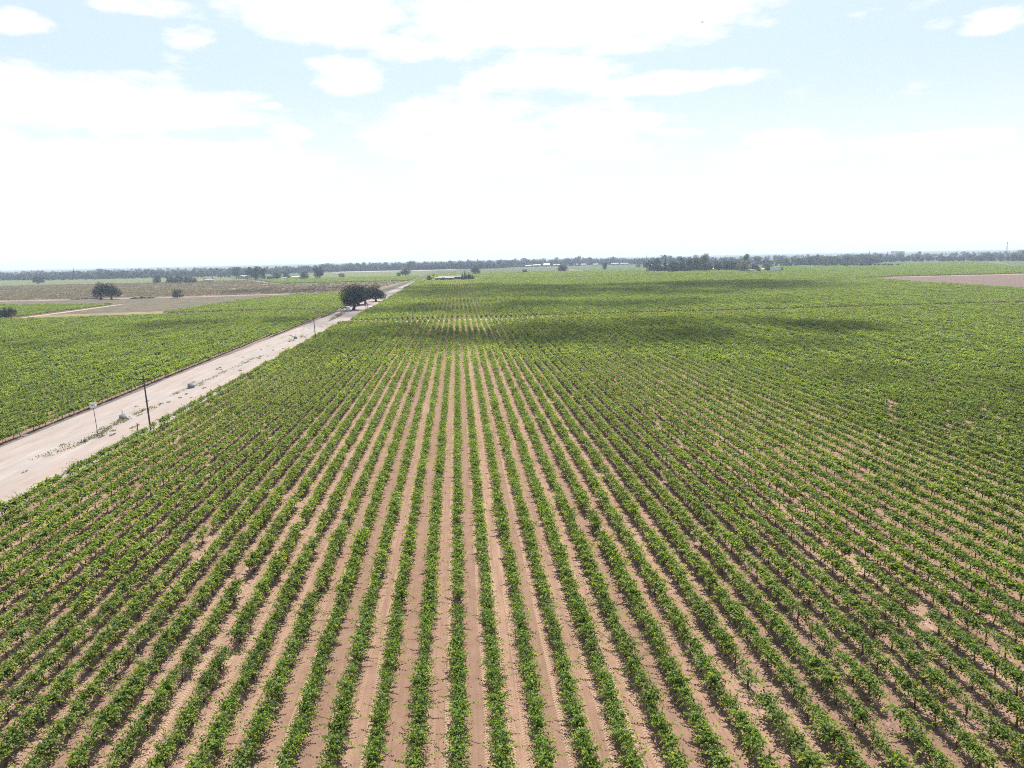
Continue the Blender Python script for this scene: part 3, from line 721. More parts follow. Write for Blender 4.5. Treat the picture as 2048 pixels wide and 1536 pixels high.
TREES = [
('oak',-61.1,420.6,15.6,18.1,'large dark oak at the front of the roadside group, beside the pale cabin'),
('oak',-63.9,462.5,14.0,16.6,'dark oak with the thickest trunk, just behind the front roadside oak'),
('oak',-61.2,476.8,13.1,15.2,'dark roadside oak standing behind the slim double post'),
('oak',-57.3,503.2,12.8,15.3,'dark oak at the right, far end of the roadside group'),
('oak',-306.7,639.7,15.8,17.2,'left tree of the dark oak pair at the edge of the brown field'),
('oak',-295.7,634.8,15.2,17.1,'right tree of the dark oak pair, its drooping side branch almost touching the ground'),
('shrub',-240.2,632.9,8.1,11.6,'small round dark tree standing alone on the pale dirt track left of the roadside oaks'),
('spiky',-258.9,428.8,7.4,11.5,'dark spiky shrub at the left edge of the photo beside the narrow vine strip'),
('oak',-733.8,1316.0,15.6,22.8,'lone leaning dark tree on the green far field at far left'),
('round',-468.3,1158.0,12.4,13.3,'isolated dense tree left of the hedge-like tree line in the left distance'),
('round',-443.5,1140.9,11.4,11.6,'first tree at the left end of the hedge-like tree line'),
('round',-432.3,1133.1,12.1,11.5,'second tree of the hedge-like tree line, a little taller'),
('round',-431.9,1155.9,12.4,12.5,'tallest rounded tree in the middle of the hedge-like tree line'),
('round',-418.6,1146.5,10.7,12.4,'rounded tree right of the middle in the hedge-like tree line'),
('round',-406.5,1138.0,8.4,13.1,'low broad bush at the right end of the hedge-like tree line'),
('shrub',-403.4,1184.1,6.4,8.0,'small bush in front of the grey-roofed farm cottage'),
('shrub',-398.1,1205.9,6.5,7.4,'small bush just left of the slim pole in the left distance'),
('tall',-407.7,1361.7,21.0,15.7,'tall feathery tree left of the pink-roofed house'),
('tall',-351.3,1253.1,22.7,15.3,'tall dark tree right of the pink-roofed house'),
('tall',-338.6,1243.0,21.7,13.5,'tall dark tree in the middle of the clump right of the pink-roofed house'),
('tall',-326.0,1233.0,19.1,11.8,'tall thin tree at the right of the clump by the pink-roofed house'),
('round',-311.6,1221.5,6.6,10.8,'low round bush at the right foot of the tall clump'),
('round',-307.3,1247.4,12.6,14.5,'round tree immediately left of the white sheds'),
('round',-294.4,1267.4,12.8,15.6,'round tree with a pale shed peeping out beneath it'),
('round',-251.0,1201.6,13.0,16.4,'dark broad tree immediately right of the white sheds'),
('oak',-227.9,1212.1,22.1,23.2,'big spreading oak at the end of the shed yard, bare trunk showing'),
('shrub',-210.3,1329.4,7.2,17.3,'low wide clump of bushes alone in the green field'),
('oak',-92.7,1293.5,13.2,20.5,'spreading tree beside a low bush in the field beyond the roadside oaks'),
('shrub',-106.2,1306.5,6.2,13.5,'low oval bush touching the left of the spreading field tree'),
('shrub',-38.9,981.2,7.4,8.8,'rounded bush at the left end of the dark farmstead roofs'),
('palm',-35.3,1079.0,5.9,4.5,'small mop-headed palm tree behind the left farmstead bush'),
('shrub',-19.0,965.7,4.6,6.7,'dark bush in front of the long farmstead roof'),
('shrub',1.1,972.8,2.7,5.4,'small bush at the right end of the farmstead sheds'),
('cypress',6.4,968.5,10.6,4.0,'shorter left cypress beside the farmstead'),
('cypress',9.8,965.9,13.3,4.7,'taller pointed cypress beside the farmstead'),
('cypress',15.9,1009.4,9.7,4.2,'cypress tip rising behind the big round farmstead bush'),
('round',15.7,961.1,7.9,14.0,'big pale round bush right of the farmstead cypresses'),
('oak',32.1,1287.1,15.0,18.8,'dark oak in the far field behind the big round farmstead bush'),
('round',124.1,1319.3,7.3,11.1,'small dark round bush alone near the edge of the far green field'),
('oak',196.7,1331.9,14.7,21.5,'pale spreading oak beside the dust plume'),
('column',286.7,1382.8,16.3,11.7,'squarish dark tree standing alone right of the dust plume'),
('tall',319.8,1179.3,18.1,15.0,'dark tree at the left end of the large right-hand grove'),
('tall',329.2,1167.5,22.0,14.9,'second dark tree from the left in the large right-hand grove'),
('conifer',339.1,1155.3,25.0,11.5,'dark conifer in the left half of the large right-hand grove'),
('round',333.6,1162.1,10.6,14.8,'low bush at the front left of the large right-hand grove'),
('tall',348.8,1143.2,20.0,13.0,'slim tree right of the dark conifer in the large grove'),
('tall',358.3,1131.4,24.5,14.5,'tall dark tree in the middle of the large grove'),
('round',364.2,1124.2,11.0,17.6,'pale olive bush at the front middle of the large grove'),
('tall',378.3,1152.2,24.2,13.1,'tall dark tree left of the pale crowned pair in the large grove'),
('pale',387.0,1141.0,26.4,14.6,'left tree of the pale green crowned pair in the grove'),
('pale',395.6,1129.9,27.7,15.3,'right and tallest tree of the pale green crowned pair in the grove'),
('round',400.2,1172.3,14.8,20.0,'dark rounded tree below the pale crowned pair'),
('round',423.6,1140.9,17.6,14.6,'round tree just right of the little house in the grove'),
('round',433.0,1128.4,17.5,16.1,'broad dark tree in the right half of the grove'),
('round',442.2,1116.1,16.5,15.2,'dark tree left of the yellow-green tree by the tan tower'),
('pale',427.4,1045.7,17.0,16.5,'yellow-green rounded tree immediately left of the tan tower'),
('tall',509.3,1239.9,27.0,11.5,"tall brownish tree rising behind the tan tower's left side"),
('round',476.2,1118.9,10.3,12.8,'round tree immediately right of the tan tower'),
('shrub',442.0,1027.6,6.5,8.1,'small brownish bush below the round tree right of the tan tower'),
('round',464.6,1041.1,8.8,14.9,"round dark tree pressed against the white shed's left wall"),
('round',547.5,1243.7,9.7,12.5,'tree behind the low pale roof between tower and white shed'),
('round',475.3,1027.4,7.3,8.1,'dark tree at the right end of the white shed'),
('round',711.3,1443.9,14.3,20.8,'broad dark tree at the left end of the orchard row'),
('tall',719.0,1425.2,16.2,14.4,'taller tree behind the left part of the orchard row'),
('round',727.5,1404.7,10.0,15.2,'low tree in the dip between two high clumps behind the orchard row'),
('tall',767.1,1423.7,16.2,13.3,'dark upright tree behind the middle of the orchard row'),
('round',774.1,1405.4,15.0,20.3,'broad dark tree behind the middle of the orchard row'),
('tall',780.5,1388.7,16.8,12.0,'pointed tree at the right of the clump behind the orchard row'),
('round',1017.9,1620.5,11.6,21.2,'round tree right of the long white roof on the right'),
('round',1024.4,1586.9,12.5,21.9,'big round tree second right of the long white roof'),
('conifer',1031.5,1550.4,15.5,10.1,'dark pointed conifer in the right-hand tree line'),
('conifer',1153.1,1941.4,24.8,11.2,'tall thin conifer standing above the woods behind the orchard'),
('conifer',-945.8,1853.9,28.1,6.2,'thin spire tree sticking up above the left woods'),
('conifer',-808.1,1694.7,23.5,9.1,'pointed dark conifer above the woods behind the oak pair'),
('round',-124.8,1956.0,25.3,22.9,'domed tree highest above the distant woods beyond the road end'),
('orchard',647.7,1377.0,5.8,7.9,'tiny lone orchard tree left of the right-hand tree clump'),
('orchard',684.6,1299.1,5.5,7.5,'first rounded tree from the left in the straight orchard row'),
('orchard',689.0,1292.7,5.5,7.5,'second rounded tree from the left in the straight orchard row'),
('orchard',693.3,1286.5,5.4,7.4,'third rounded tree from the left in the straight orchard row'),
('orchard',697.6,1280.2,5.4,7.4,'fourth rounded tree from the left in the straight orchard row'),
('orchard',702.4,1273.3,5.3,7.4,'fifth rounded tree from the left in the straight orchard row'),
('orchard',706.7,1267.2,5.3,7.3,'sixth rounded tree from the left in the straight orchard row'),
('orchard',710.9,1261.1,5.2,7.3,'seventh rounded tree from the left in the straight orchard row'),
('orchard',715.5,1254.4,5.2,7.3,'eighth rounded tree from the left in the straight orchard row'),
('orchard',720.2,1247.7,5.1,7.2,'ninth rounded tree from the left in the straight orchard row'),
('orchard',724.8,1241.1,5.1,7.2,'tenth rounded tree from the left in the straight orchard row'),
('orchard',728.8,1235.3,5.0,7.2,'eleventh rounded tree from the left in the straight orchard row'),
('orchard',733.3,1228.8,4.9,7.1,'twelfth rounded tree from the left in the straight orchard row'),
('orchard',737.8,1222.3,4.9,7.1,'thirteenth rounded tree from the left in the straight orchard row'),
('orchard',741.7,1216.7,4.8,7.1,'fourteenth rounded tree from the left in the straight orchard row'),
('orchard',745.6,1211.0,4.8,7.0,'fifteenth rounded tree from the left in the straight orchard row'),
('orchard',750.9,1203.4,4.7,7.0,'sixteenth rounded tree from the left in the straight orchard row'),
('orchard',754.3,1198.5,4.7,7.0,'seventeenth rounded tree from the left in the straight orchard row'),
('orchard',760.0,1190.4,4.6,6.9,'last rounded orchard tree, standing apart at the right end of the row'),
]
NAMES = {'oak': 'oak_tree', 'round': 'broadleaf_tree', 'shrub': 'bush', 'spiky': 'bush', 'tall': 'tall_tree', 'pale': 'pale_tree', 'column': 'broadleaf_tree',
         'cypress': 'cypress_tree', 'conifer': 'conifer_tree', 'palm': 'palm_tree', 'orchard': 'orchard_tree'}
for i, (kind, x, y, h, w_, lab) in enumerate(TREES):
    z = proj((x, y, 2))[2]; apx = (h * 710 / z) * (w_ * 710 / z)
    n = int(min(9000, max(600, apx * 14)))
    if kind in ('tall', 'round', 'pale'): w_ *= 1.38
    tr, cr_, mt = tree_meshes(kind, h, w_, 1000 + i, n)
    root = empty(NAMES[kind], (x, y, 0), 0)
    tag(root, lab, 'bush' if kind in ('shrub', 'spiky') else 'tree')
    if kind == 'orchard': root['group'] = 'trees of the straight orchard row'
    elif lab.count('roadside'): root['group'] = 'oaks beside the dirt road'
    elif lab.count('grove'): root['group'] = 'trees of the large grove'
    elif lab.count('hedge-like'): root['group'] = 'trees of the hedge-like line'
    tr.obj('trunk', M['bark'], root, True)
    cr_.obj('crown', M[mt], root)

# far woods: reads as one mass
wsrc = bpy.data.collections.new('wood_forms')
FK = ['round', 'tall', 'oak', 'round', 'tall', 'conifer', 'oak', 'round', 'pale', 'tall']
for i, kd in enumerate(FK):
    mb = MB(); tr, cr_, mt = tree_meshes(kd, 10, {'tall': 7, 'conifer': 4, 'pale': 8}.get(kd, 11), 2000 + i, 560)
    for v, (f, _) in zip(tr.v, tr.f): pass
    n0 = 0
    for v, (f, _), yg in zip(cr_.v, cr_.f, cr_.young): mb.add(v, f - n0, 0, yg); n0 += len(v)
    n0 = 0
    for v, (f, _) in zip(tr.v, tr.f): mb.add(v, f - n0, 1); n0 += len(v)
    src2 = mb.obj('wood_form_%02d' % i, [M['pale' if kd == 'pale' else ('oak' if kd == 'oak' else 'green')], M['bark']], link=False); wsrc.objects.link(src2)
wi = Inst(); rw = np.random.default_rng(21)
LINE = [(-2300, 2150), (-1500, 1930), (-1010, 1790), (-760, 1700), (-520, 1800), (-420, 1930), (-330, 2040), (-84, 2030), (116, 2010), (200, 2290), (520, 2260), (640, 1930), (760, 1500), (900, 1480), (1000, 1690), (1080, 1700), (1160, 1400), (1330, 1330), (1800, 1300)]
def line_y(x):
    for (a, b), (c, d) in zip(LINE, LINE[1:]):
        if a <= x <= c: return b + (d - b) * (x - a) / (c - a)
    return 1800
for depth, dens in ((0, 1.0), (14, .9), (30, .9), (55, .8), (90, .8), (150, .7), (230, .6), (350, .55), (520, .5), (760, .5), (1100, .5), (1600, .4)):
    x = -2600.0
    while x < 2700:
        y = line_y(max(-2299, min(1799, x * (1.0 if depth < 300 else 1800 / (1800 + depth) * 1.0)))) + depth + rw.normal(0, 10)
        clump = .5 + .5 * math.sin(x * .021 + depth) * math.sin(x * .0077 + 1.3 + depth * .1)
        if seen(x, y, 30) and rw.random() < dens * (.72 + .28 * clump):
            hh = rw.uniform(7.5, 16) * (1.22 if -420 < x < 700 else 1.0) * (.86 + .32 * clump) * (1.04 if depth > 200 else 1)
            if depth < 40: hh *= .9
            if rw.random() < .09: hh *= 1.32
            f = int(rw.integers(0, len(FK))); s = hh / 10
            wi.add((x, y, -.2), f, rw.uniform(0, 6.28), (s * rw.uniform(.95, 1.4), s * rw.uniform(.95, 1.4), s))
        x += rw.uniform(4, 8.5)
# second belt nearer on the left, behind the farm yards, and garden trees by the roofs
for (x0, y0, x1, y1, n, hm) in ((-900, 1640, -560, 1690, 46, 9), (-640, 1560, -420, 1600, 16, 7), (150, 2130, 540, 2120, 26, 7.5), (420, 1660, 620, 1500, 18, 12), (960, 1640, 1300, 1420, 30, 10), (690, 1420, 760, 1330, 8, 8), (345, 1190, 475, 1150, 44, 12.5), (600, 1420, 760, 1190, 26, 7)):
    for i in range(n):
        t = rw.random(); hh = hm * rw.uniform(.7, 1.25); s = hh / 10
        wi.add((x0 + (x1 - x0) * t + rw.normal(0, 4), y0 + (y1 - y0) * t + rw.normal(0, 12), -.1), int(rw.integers(0, len(FK))), rw.uniform(0, 6.28), (s * 1.1, s * 1.1, s))
print('wood instances', len(wi.p))
tag(wi.build('distant_woods', wsrc, None), 'blue-green belt of distant woods along the horizon', 'woods', kind='stuff')

# ------------------------------------------------------------------ buildings
def house(name, label, x, y, w_, d, h, rz, wall, roof, pitch=.32, cat='house', over=.4, openings=True, group=None, win=None):
    root = empty(name, (x, y, 0), rz); tag(root, label, cat, group)
    eave = max(1.9, h - pitch * d / 2) if pitch > 0 else h
    rise = h - eave
    mb = MB()
    prof = [(-d / 2, 0), (d / 2, 0), (d / 2, eave), (0, h - .02), (-d / 2, eave)] if rise > 0 else [(-d / 2, 0), (d / 2, 0), (d / 2, eave), (-d / 2, eave)]
    prism(mb, prof, -w_ / 2, w_ / 2); mb.obj('wall', M[wall], root)
    mb = MB(); t = .14
    if rise > 0:
        k = rise / (d / 2); e = over
        for s in (-1, 1):
            a = (s * (d / 2 + e), eave - k * e + .01); b = (0, h + .01)
            pr = [a, b, (0, b[1] + t), (a[0], a[1] + t)]
            if s > 0: pr = pr[::-1]
            prism(mb, pr, -w_ / 2 - e, w_ / 2 + e)
    else:
        box(mb, (0, 0, h + t / 2 + .005), (w_ + .5, d + .5, t))
    mb.obj('roof', M[roof], root)
    if openings:
        mb = MB(); box(mb, (-.12 * w_, -d / 2 - .02, 1.05), (1.0, .06, 2.1)); mb.obj('door', M['woodtrim'], root)
        n = max(2, int(w_ / 4))
        for i in range(n):
            xx = -w_ / 2 + (i + .5) * w_ / n
            if abs(xx + .12 * w_) < 1.3: xx += 1.6
            mb = MB(); box(mb, (xx, -d / 2 - .02, min(1.6, eave - .7)), (1.2, .05, 1.0)); f = mb.obj('window', M['whitepaint'], root)
            mb = MB(); box(mb, (xx, -d / 2 - .045, min(1.6, eave - .7)), (1.0, .03, .8)); mb.obj('pane', M['glass'], f)
    return root

house('farm_cottage', 'grey-roofed farm cottage between the small bushes in the left distance', -385, 1150, 14, 8, 5.2, .1, 'creamwall', 'greyroof')
house('farm_house', 'pink-roofed farmhouse under the tall trees in the left distance', -400, 1390, 17, 9, 5.6, .05, 'creamwall', 'pinkroof')
house('shed', 'small grey shed beneath the round tree, leftmost of the yard sheds', -291, 1236, 8, 6, 3.9, .1, 'greypaint', 'greyroof', cat='shed')
house('shed', 'wide white shed in the middle of the tree-lined yard', -279, 1258, 9.5, 6, 4.2, 0, 'whitepaint', 'tanroof', cat='shed')
house('shed', 'taller white shed with a pale roof, rightmost of the yard sheds', -268.5, 1248, 7, 6, 4.9, -.1, 'whitepaint', 'whiteroof', cat='shed')
house('farm_building', 'long low grey-roofed barn at the front of the farmstead', -18, 993, 26, 9, 3.6, -.03, 'darkwall', 'rustroof', .24, 'barn')
house('farm_building', 'long low barn behind the front barn of the farmstead', -12, 1040, 30, 10, 4.0, .02, 'darkwall', 'rustroof', .22, 'barn')
house('farm_building', 'dark shed with raised roof at the right rear of the farmstead', 4, 1012, 9, 7, 4.6, 0, 'darkwall', 'rustroof', .3, 'barn')
house('house', 'little cream house half hidden in the large grove', 429, 1186, 9, 6, 3.6, .3, 'creamwall', 'whiteroof')
house('shed', 'low pale-roofed shed between the tan tower and the white shed', 459, 1060, 11, 7, 4.0, .3, 'greypaint', 'whiteroof', cat='shed')
house('shed', 'low grey lean-to at the foot of the tan tower', 447, 1068, 12, 6, 3.0, .3, 'tanwall', 'greyroof', .15, 'shed')
house('white_shed', 'tall flat-topped white shed at the right end of the grove', 465.5, 1023, 13, 9, 6.9, .35, 'whitepaint', 'whiteroof', 0, 'shed', openings=False)
house('tan_tower', 'plain tan square tower rising above the trees of the grove', 473, 1126, 5.4, 5.4, 16.6, .3, 'tanwall', 'tanroof', 0, 'tower', openings=False)
house('barn', 'long white-roofed barn below the woods on the right', 1057, 1722, 30, 11, 4.4, -.5, 'creamwall', 'whiteroof', .25, 'barn')
FAR = [(219.7, 2200, 26, 5.3, 'tanwall', 'whiteroof', 'leftmost pale-roofed house of the distant row left of the sun glint'),
       (246.4, 2218, 22, 6.1, 'creamwall', 'whiteroof', 'second pale-roofed house of the distant row, just left of the sun glint'),
       (300, 2186, 27, 5.4, 'creamwall', 'tanroof', 'wide tan-roofed house immediately right of the sun glint'),
       (378, 2246, 9, 5.2, 'whitepaint', 'whiteroof', 'narrow bright white house above the dust plume'),
       (391, 2222, 20, 5.0, 'creamwall', 'whiteroof', 'white-roofed house right of the narrow bright house'),
       (418, 2157, 16, 5.0, 'tanwall', 'whiteroof', 'small pale-roofed house left of the squarish lone tree'),
       (480, 2169, 22, 6.0, 'creamwall', 'whiteroof', 'pale-roofed house right of the squarish lone tree'),
       (500, 2129, 23, 5.9, 'creamwall', 'tanroof', 'tan-roofed house at the right end of the distant row'),
       (495, 1822, 12, 4.4, 'whitepaint', 'whiteroof', 'small white house peeping out left of the large grove'),
       (1434, 2345, 30, 7.5, 'creamwall', 'whiteroof', 'pale roof among the woods above the long white-roofed barn'),
       (1192, 1540, 16, 5.2, 'creamwall', 'whiteroof', 'pale-roofed house at the foot of the woods at far right'),
       (-1252, 2115, 20, 8, 'whitepaint', 'whiteroof', 'bright white shed among the woods at far left')]
for i, (x, y, w_, h, wa, ro, lab) in enumerate(FAR):
    house('house', lab, x, y, w_, 10, h, random.uniform(-.15, .15), wa, ro, .3)
house('warehouse', 'warehouse whose metal roof throws the dazzling sun glint', 269.9, 2169, 17, 11, 8.8, R(-7.5) + math.atan2(-269.9, 2169) * .5 + R(3.7), 'creamwall', 'shiny', math.tan(R(29)), 'warehouse')
house('apartment_block', 'long flat-topped block rising above the woods on the right', 1728, 2715, 48, 18, 23.5, -.55, 'creamwall', 'tanroof', 0, 'building', openings=False)

# lattice mast
root = empty('radio_mast', (1073, 1336, 0)); tag(root, 'slender red and white lattice mast above the woods at far right', 'mast')
mb = MB(); Hh = 38.5
for lv in range(8):
    z0, z1 = Hh * lv / 8, Hh * (lv + 1) / 8
    w0, w1 = 1.3 * (1 - lv / 8) + .35, 1.3 * (1 - (lv + 1) / 8) + .35
    for sx in (-1, 1):
        for sy in (-1, 1):
            tube(mb, [(sx * w0, sy * w0, z0), (sx * w1, sy * w1, z1)], .13, 4, lv % 2, False)
        tube(mb, [(sx * w0, -w0, z0), (-sx * w1, -w1, z1)], .07, 4, lv % 2, False)
        tube(mb, [(sx * w0, w0, z0), (-sx * w1, w1, z1)], .07, 4, lv % 2, False)
        tube(mb, [(-w0, sx * w0, z0), (-w1, -sx * w1, z1)], .07, 4, lv % 2, False)
        tube(mb, [(w0, sx * w0, z0), (w1, -sx * w1, z1)], .07, 4, lv % 2, False)
mb.obj('lattice', [M['whitepaint'], M['red']], root)
mb = MB(); tube(mb, [(0, 0, Hh), (0, 0, Hh + 2.5)], .12, 5); box(mb, (0, 0, Hh - 1.2), (1.8, 1.8, 1.6)); mb.obj('antenna', M['whitepaint'], root)

# ------------------------------------------------------------------ poles and roadside objects
def pole(label, x, y, h, arm=True, lean=(0, 0), r=.16, bands=False, name='utility_pole', cat='utility pole'):
    root = empty(name, (x, y, .04)); tag(root, label, cat)
    mb = MB(); lx, ly = lean
    tube(mb, [(0, 0, -.3), (lx * .5, ly * .5, h * .5), (lx, ly, h)], [r, r * .86, r * .7], 10); mb.obj('post', M['polewood'], root, True)
    if arm:
        mb = MB(); box(mb, (lx, ly - r - .05, h - .55), (2.3, .11, .13)); a = mb.obj('crossarm', M['polewood'], root)
        for dx in (-1.0, -.45, .45, 1.0):
            mb = MB(); lathe(mb, [(.0, .0), (.04, .0), (.07, .06), (.05, .12), (.06, .17), (0, .22)], 10, 0, (lx + dx, ly - r - .05, h - .485)); mb.obj('insulator', M['concrete'], a, True)
        for s in (-1, 1):
            mb = MB(); tube(mb, [(lx + .75 * s, ly - r - .05, h - .6), (lx, ly - r * .9, h - 1.25)], .025, 4); mb.obj('brace', M['metal'], root)
    if bands:
        mb = MB(); tube(mb, [(0, 0, .6), (0, 0, 1.2)], r * 1.03, 10, 0, False); mb.obj('marker_band', M['red'], root)
    return root
pole('tall dark utility pole with crossarm beside the near road edge', -53.6, 123.5, 9.5, True, (-.25, .0), .145)
pole('tall bare utility pole at the vineyard edge halfway along the road', -51.6, 259, 8.3, False, (-.3, 0), .145)
pole('taller thin pole of the pair in front of the roadside oaks', -53, 413.5, 8.5, True, (0, 0), .15)
pole('shorter thin post right beside the tall thin pole by the oaks', -51.5, 409, 4.5, False, (0, 0), .13)
pole('slim pole standing among the bushes in the left distance', -382.4, 1194, 13.6, True, (0, 0), .24)
for x, y, h, lab in ((786.5, 1168, 6.9, 'leftmost slim pole on the far right field, just right of the orchard'), (744, 1030, 8.9, 'second slim pole on the far right field'),
                     (768.5, 984.5, 7.9, 'slim pole nearest the right edge on the far green field'), (276, 1690, 20, 'tall slim pole above the dust plume near the woods'),
                     (130.6, 1673, 16, 'tall slim pole near the woods left of the sun glint')):
    pole(lab, x, y, h, False, (0, 0), .2)

root = empty('owl_nest_box', (-60.7, 120.1, .05)); tag(root, 'white owl nest box on a tall thin pole beside the dirt road', 'nest box')
mb = MB(); tube(mb, [(0, 0, -.2), (-.08, 0, 2.5), (-.18, 0, 4.9)], .05, 8)
mb.obj('post', M['stake'], root, True)
mb = MB(); box(mb, (-.18, 0, 5.3), (.78, .6, .72)); bx = mb.obj('box', M['whitepaint'], root)
mb = MB(); prism(mb, [(-.42, 5.665), (.42, 5.665), (.42, 5.70), (-.42, 5.82)], -.63, .27); mb.obj('lid', M['whitepaint'], root)
mb = MB(); lathe(mb, [(0, 0), (.09, 0), (.09, .01)], 16); o = mb.obj('entrance_hole', M['rubber'], root); o.rotation_euler = (R(90), 0, 0); o.location = (-.18, -.305, 5.38)
mb = MB(); box(mb, (-.18, 0, 4.9), (.5, .4, .05)); mb.obj('bracket', M['woodtrim'], root)

def standpipe(label, x, y, h, r, pipe):
    root = empty('irrigation_standpipe', (x, y, .05)); tag(root, label, 'standpipe', 'concrete irrigation standpipes along the road')
    mb = MB(); lathe(mb, [(r * 1.0, -.1), (r, h * .48), (r * 1.03, h * .49), (r * 1.03, h * .53), (r, h * .54), (r, h), (r * .86, h), (r * .86, h - .28), (0, h - .28)], 28)
    mb.obj('casing', M['concrete'], root, False)
    if pipe:
        mb = MB(); tube(mb, [(0, 0, h - .3), (0, 0, h + .75)], .075, 10); box(mb, (0, 0, h + .78), (.34, .05, .05)); mb.obj('valve_stem', M['greypaint'], root)
    mb = MB(); box(mb, (0, -r - .01, h * .3), (.22, .05, .2)); mb.obj('inspection_plate', M['metal'], root)
standpipe('squat concrete standpipe with upright valve stem, right of the owl nest box', -62.9, 134, .85, .62, True)
standpipe('plain concrete standpipe among dry weeds, beyond the tall utility pole', -62.1, 166.2, 1.1, .74, False)
standpipe('small distant concrete standpipe with thin stem left of the bare pole', -60.8, 268, 1.0, .66, True)

root = empty('row_end_post', (-54.2, 120, .04)); tag(root, 'leaning wooden end post sticking out of the vines at the road edge', 'post')
mb = MB(); tube(mb, [(0, 0, -.2), (.05, 0, 2.1)], .07, 8); mb.obj('post', M['polewood'], root, True)
mb = MB(); tube(mb, [(.05, 0, 1.9), (.0, -1.3, .02)], .012, 4); mb.obj('anchor_wire', M['metal'], root)

# cabin under the front oak
root = empty('portable_cabin', (-62.8, 410.5, .05), .15); tag(root, 'pale grey portable cabin at the foot of the front roadside oak', 'cabin')
mb = MB(); box(mb, (0, 0, 1.3), (2.1, 2.0, 2.4)); mb.obj('wall', M['greypaint'], root)
mb = MB(); prism(mb, [(-1.12, 2.5), (1.12, 2.5), (1.12, 2.6), (0, 2.82), (-1.12, 2.6)], -1.18, 1.18); mb.obj('roof', M['whitepaint'], root)
mb = MB(); box(mb, (.1, -1.02, 1.2), (.85, .06, 1.95)); dr = mb.obj('door', M['whitepaint'], root)
mb = MB(); box(mb, (.42, -1.07, 1.15), (.05, .05, .2)); mb.obj('handle', M['metal'], dr)
mb = MB(); box(mb, (0, 0, .05), (2.2, 2.1, .1)); mb.obj('skid', M['polewood'], root)

# van
root = empty('parked_van', (-50.4, 413.6, .04), R(12)); tag(root, 'white van parked at the vineyard edge beside the roadside oaks', 'van')
mb = MB(); prism(mb, [(-2.5, .35), (2.4, .35), (2.45, .95), (1.75, 1.2), (1.2, 2.0), (.8, 2.15), (-2.4, 2.15), (-2.5, 1.9)], -.95, .95); mb.obj('body', M['whitepaint'], root)
mb = MB(); mb.add([(-.8, 1.795, 1.22), (.8, 1.795, 1.22), (.76, 1.275, 1.95), (-.76, 1.275, 1.95)], [(0, 1, 2, 3)]); mb.obj('windscreen', M['glass'], root)
for s in (-1, 1):
    mb = MB(); box(mb, (s * .955, .75, 1.55), (.02, .8, .55)); mb.obj('side_window', M['glass'], root)
    mb = MB(); box(mb, (s * .7, 2.43, .8), (.3, .06, .18)); mb.obj('headlight', M['metal'], root)
    for yy in (-1.6, 1.55):
        mb = MB(); lathe(mb, [(.2, -.1), (.33, -.1), (.35, 0), (.33, .1), (.2, .1)], 18); wh = mb.obj('wheel', M['rubber'], root, True)
        wh.rotation_euler = (0, R(90), 0); wh.location = (s * .88, yy, .35)
        mb = MB(); lathe(mb, [(0, -.06), (.2, -.06), (.2, .06), (0, .06)], 14); mb.obj('rim', M['metal'], wh)
mb = MB(); box(mb, (0, -2.51, 1.5), (1.3, .03, .55)); mb.obj('rear_window', M['glass'], root)

# dark brush heaps by the oak pair
def heap(label, x0, x1, y, h, seed):
    rng = np.random.default_rng(seed); root = empty('brush_heap', ((x0 + x1) / 2, y, 0)); tag(root, label, 'brush heap')
    L = x1 - x0; n = int(L * 60)
    mb = MB(); t = rng.uniform(-.5, .5, n); env = np.clip(1 - (2 * np.abs(t)) ** 4, 0.15, 1) * (.75 + .25 * np.sin(t * L * .9 + seed))
    P = np.stack([t * L, rng.normal(0, 1.2, n), np.abs(rng.normal(0, .42, n)) * h * env], 1)
    leaves(mb, P, rng.normal(0, .6, (n, 3)) + np.array([0, 0, .5]), rng.uniform(.3, .9, n), rng)
    mb.obj('branches', M['brush'], root)
heap('long low dark brush heap left of the oak pair', -336, -308, 648, 1.6, 3)
heap('low dark brush heap right of the oak pair', -283, -262, 641, 1.5, 8)

# weeds in the middle of the road
rng = np.random.default_rng(31); mb = MB()
def weeds(cx, cy, rx, ry, n, hh, mat):
    a = rng.uniform(0, 6.28, n); q = np.sqrt(rng.random(n))
    if n > 240:
        n = int(n * .42); a = a[:n]; q = q[:n]
        cl = rng.uniform(-1, 1, (9, 2)); pk = rng.integers(0, 9, n)
        q = np.hypot(cl[pk, 0] + rng.normal(0, .2, n), cl[pk, 1] + rng.normal(0, .2, n)); a = np.arctan2(cl[pk, 1] + rng.normal(0, .2, n), cl[pk, 0] + rng.normal(0, .2, n))
    P = np.stack([cx + rx * q * np.cos(a), cy + ry * q * np.sin(a), .05 + np.abs(rng.normal(0, hh, n))], 1)
    leaves(mb, P, rng.normal(0, .8, (n, 3)) + np.array([0, 0, .35]), rng.uniform(.10, .26, n), rng, mat)
for cx, cy, rx, ry, n, hh in ((-62.3, 115, 1.4, 7, 900, .16), (-61.3, 121.5, 1.5, 5, 900, .22), (-62, 127, 1.1, 5, 800, .25), (-62.2, 131, .9, 2.5, 500, .25), (-61.8, 139, .8, 3, 600, .25), (-61.5, 145, .7, 3, 250, .15),
                              (-62.4, 163, .9, 5, 450, .2), (-61.6, 172, .8, 5, 450, .22), (-61.8, 186, .9, 6, 400, .16), (-61.5, 200, .9, 6, 350, .15), (-60.8, 213, 1.2, 8, 700, .2), (-60.5, 262, 1.0, 5, 500, .25), (-60.3, 274, .9, 6, 400, .2)):
    weeds(cx, cy, rx, ry, n, hh, 0)
for i in range(46):
    weeds(rng.uniform(-66, -57), rng.uniform(84, 320), rng.uniform(.15, .5), rng.uniform(.3, 1.2), int(rng.integers(15, 60)), .08, 0)
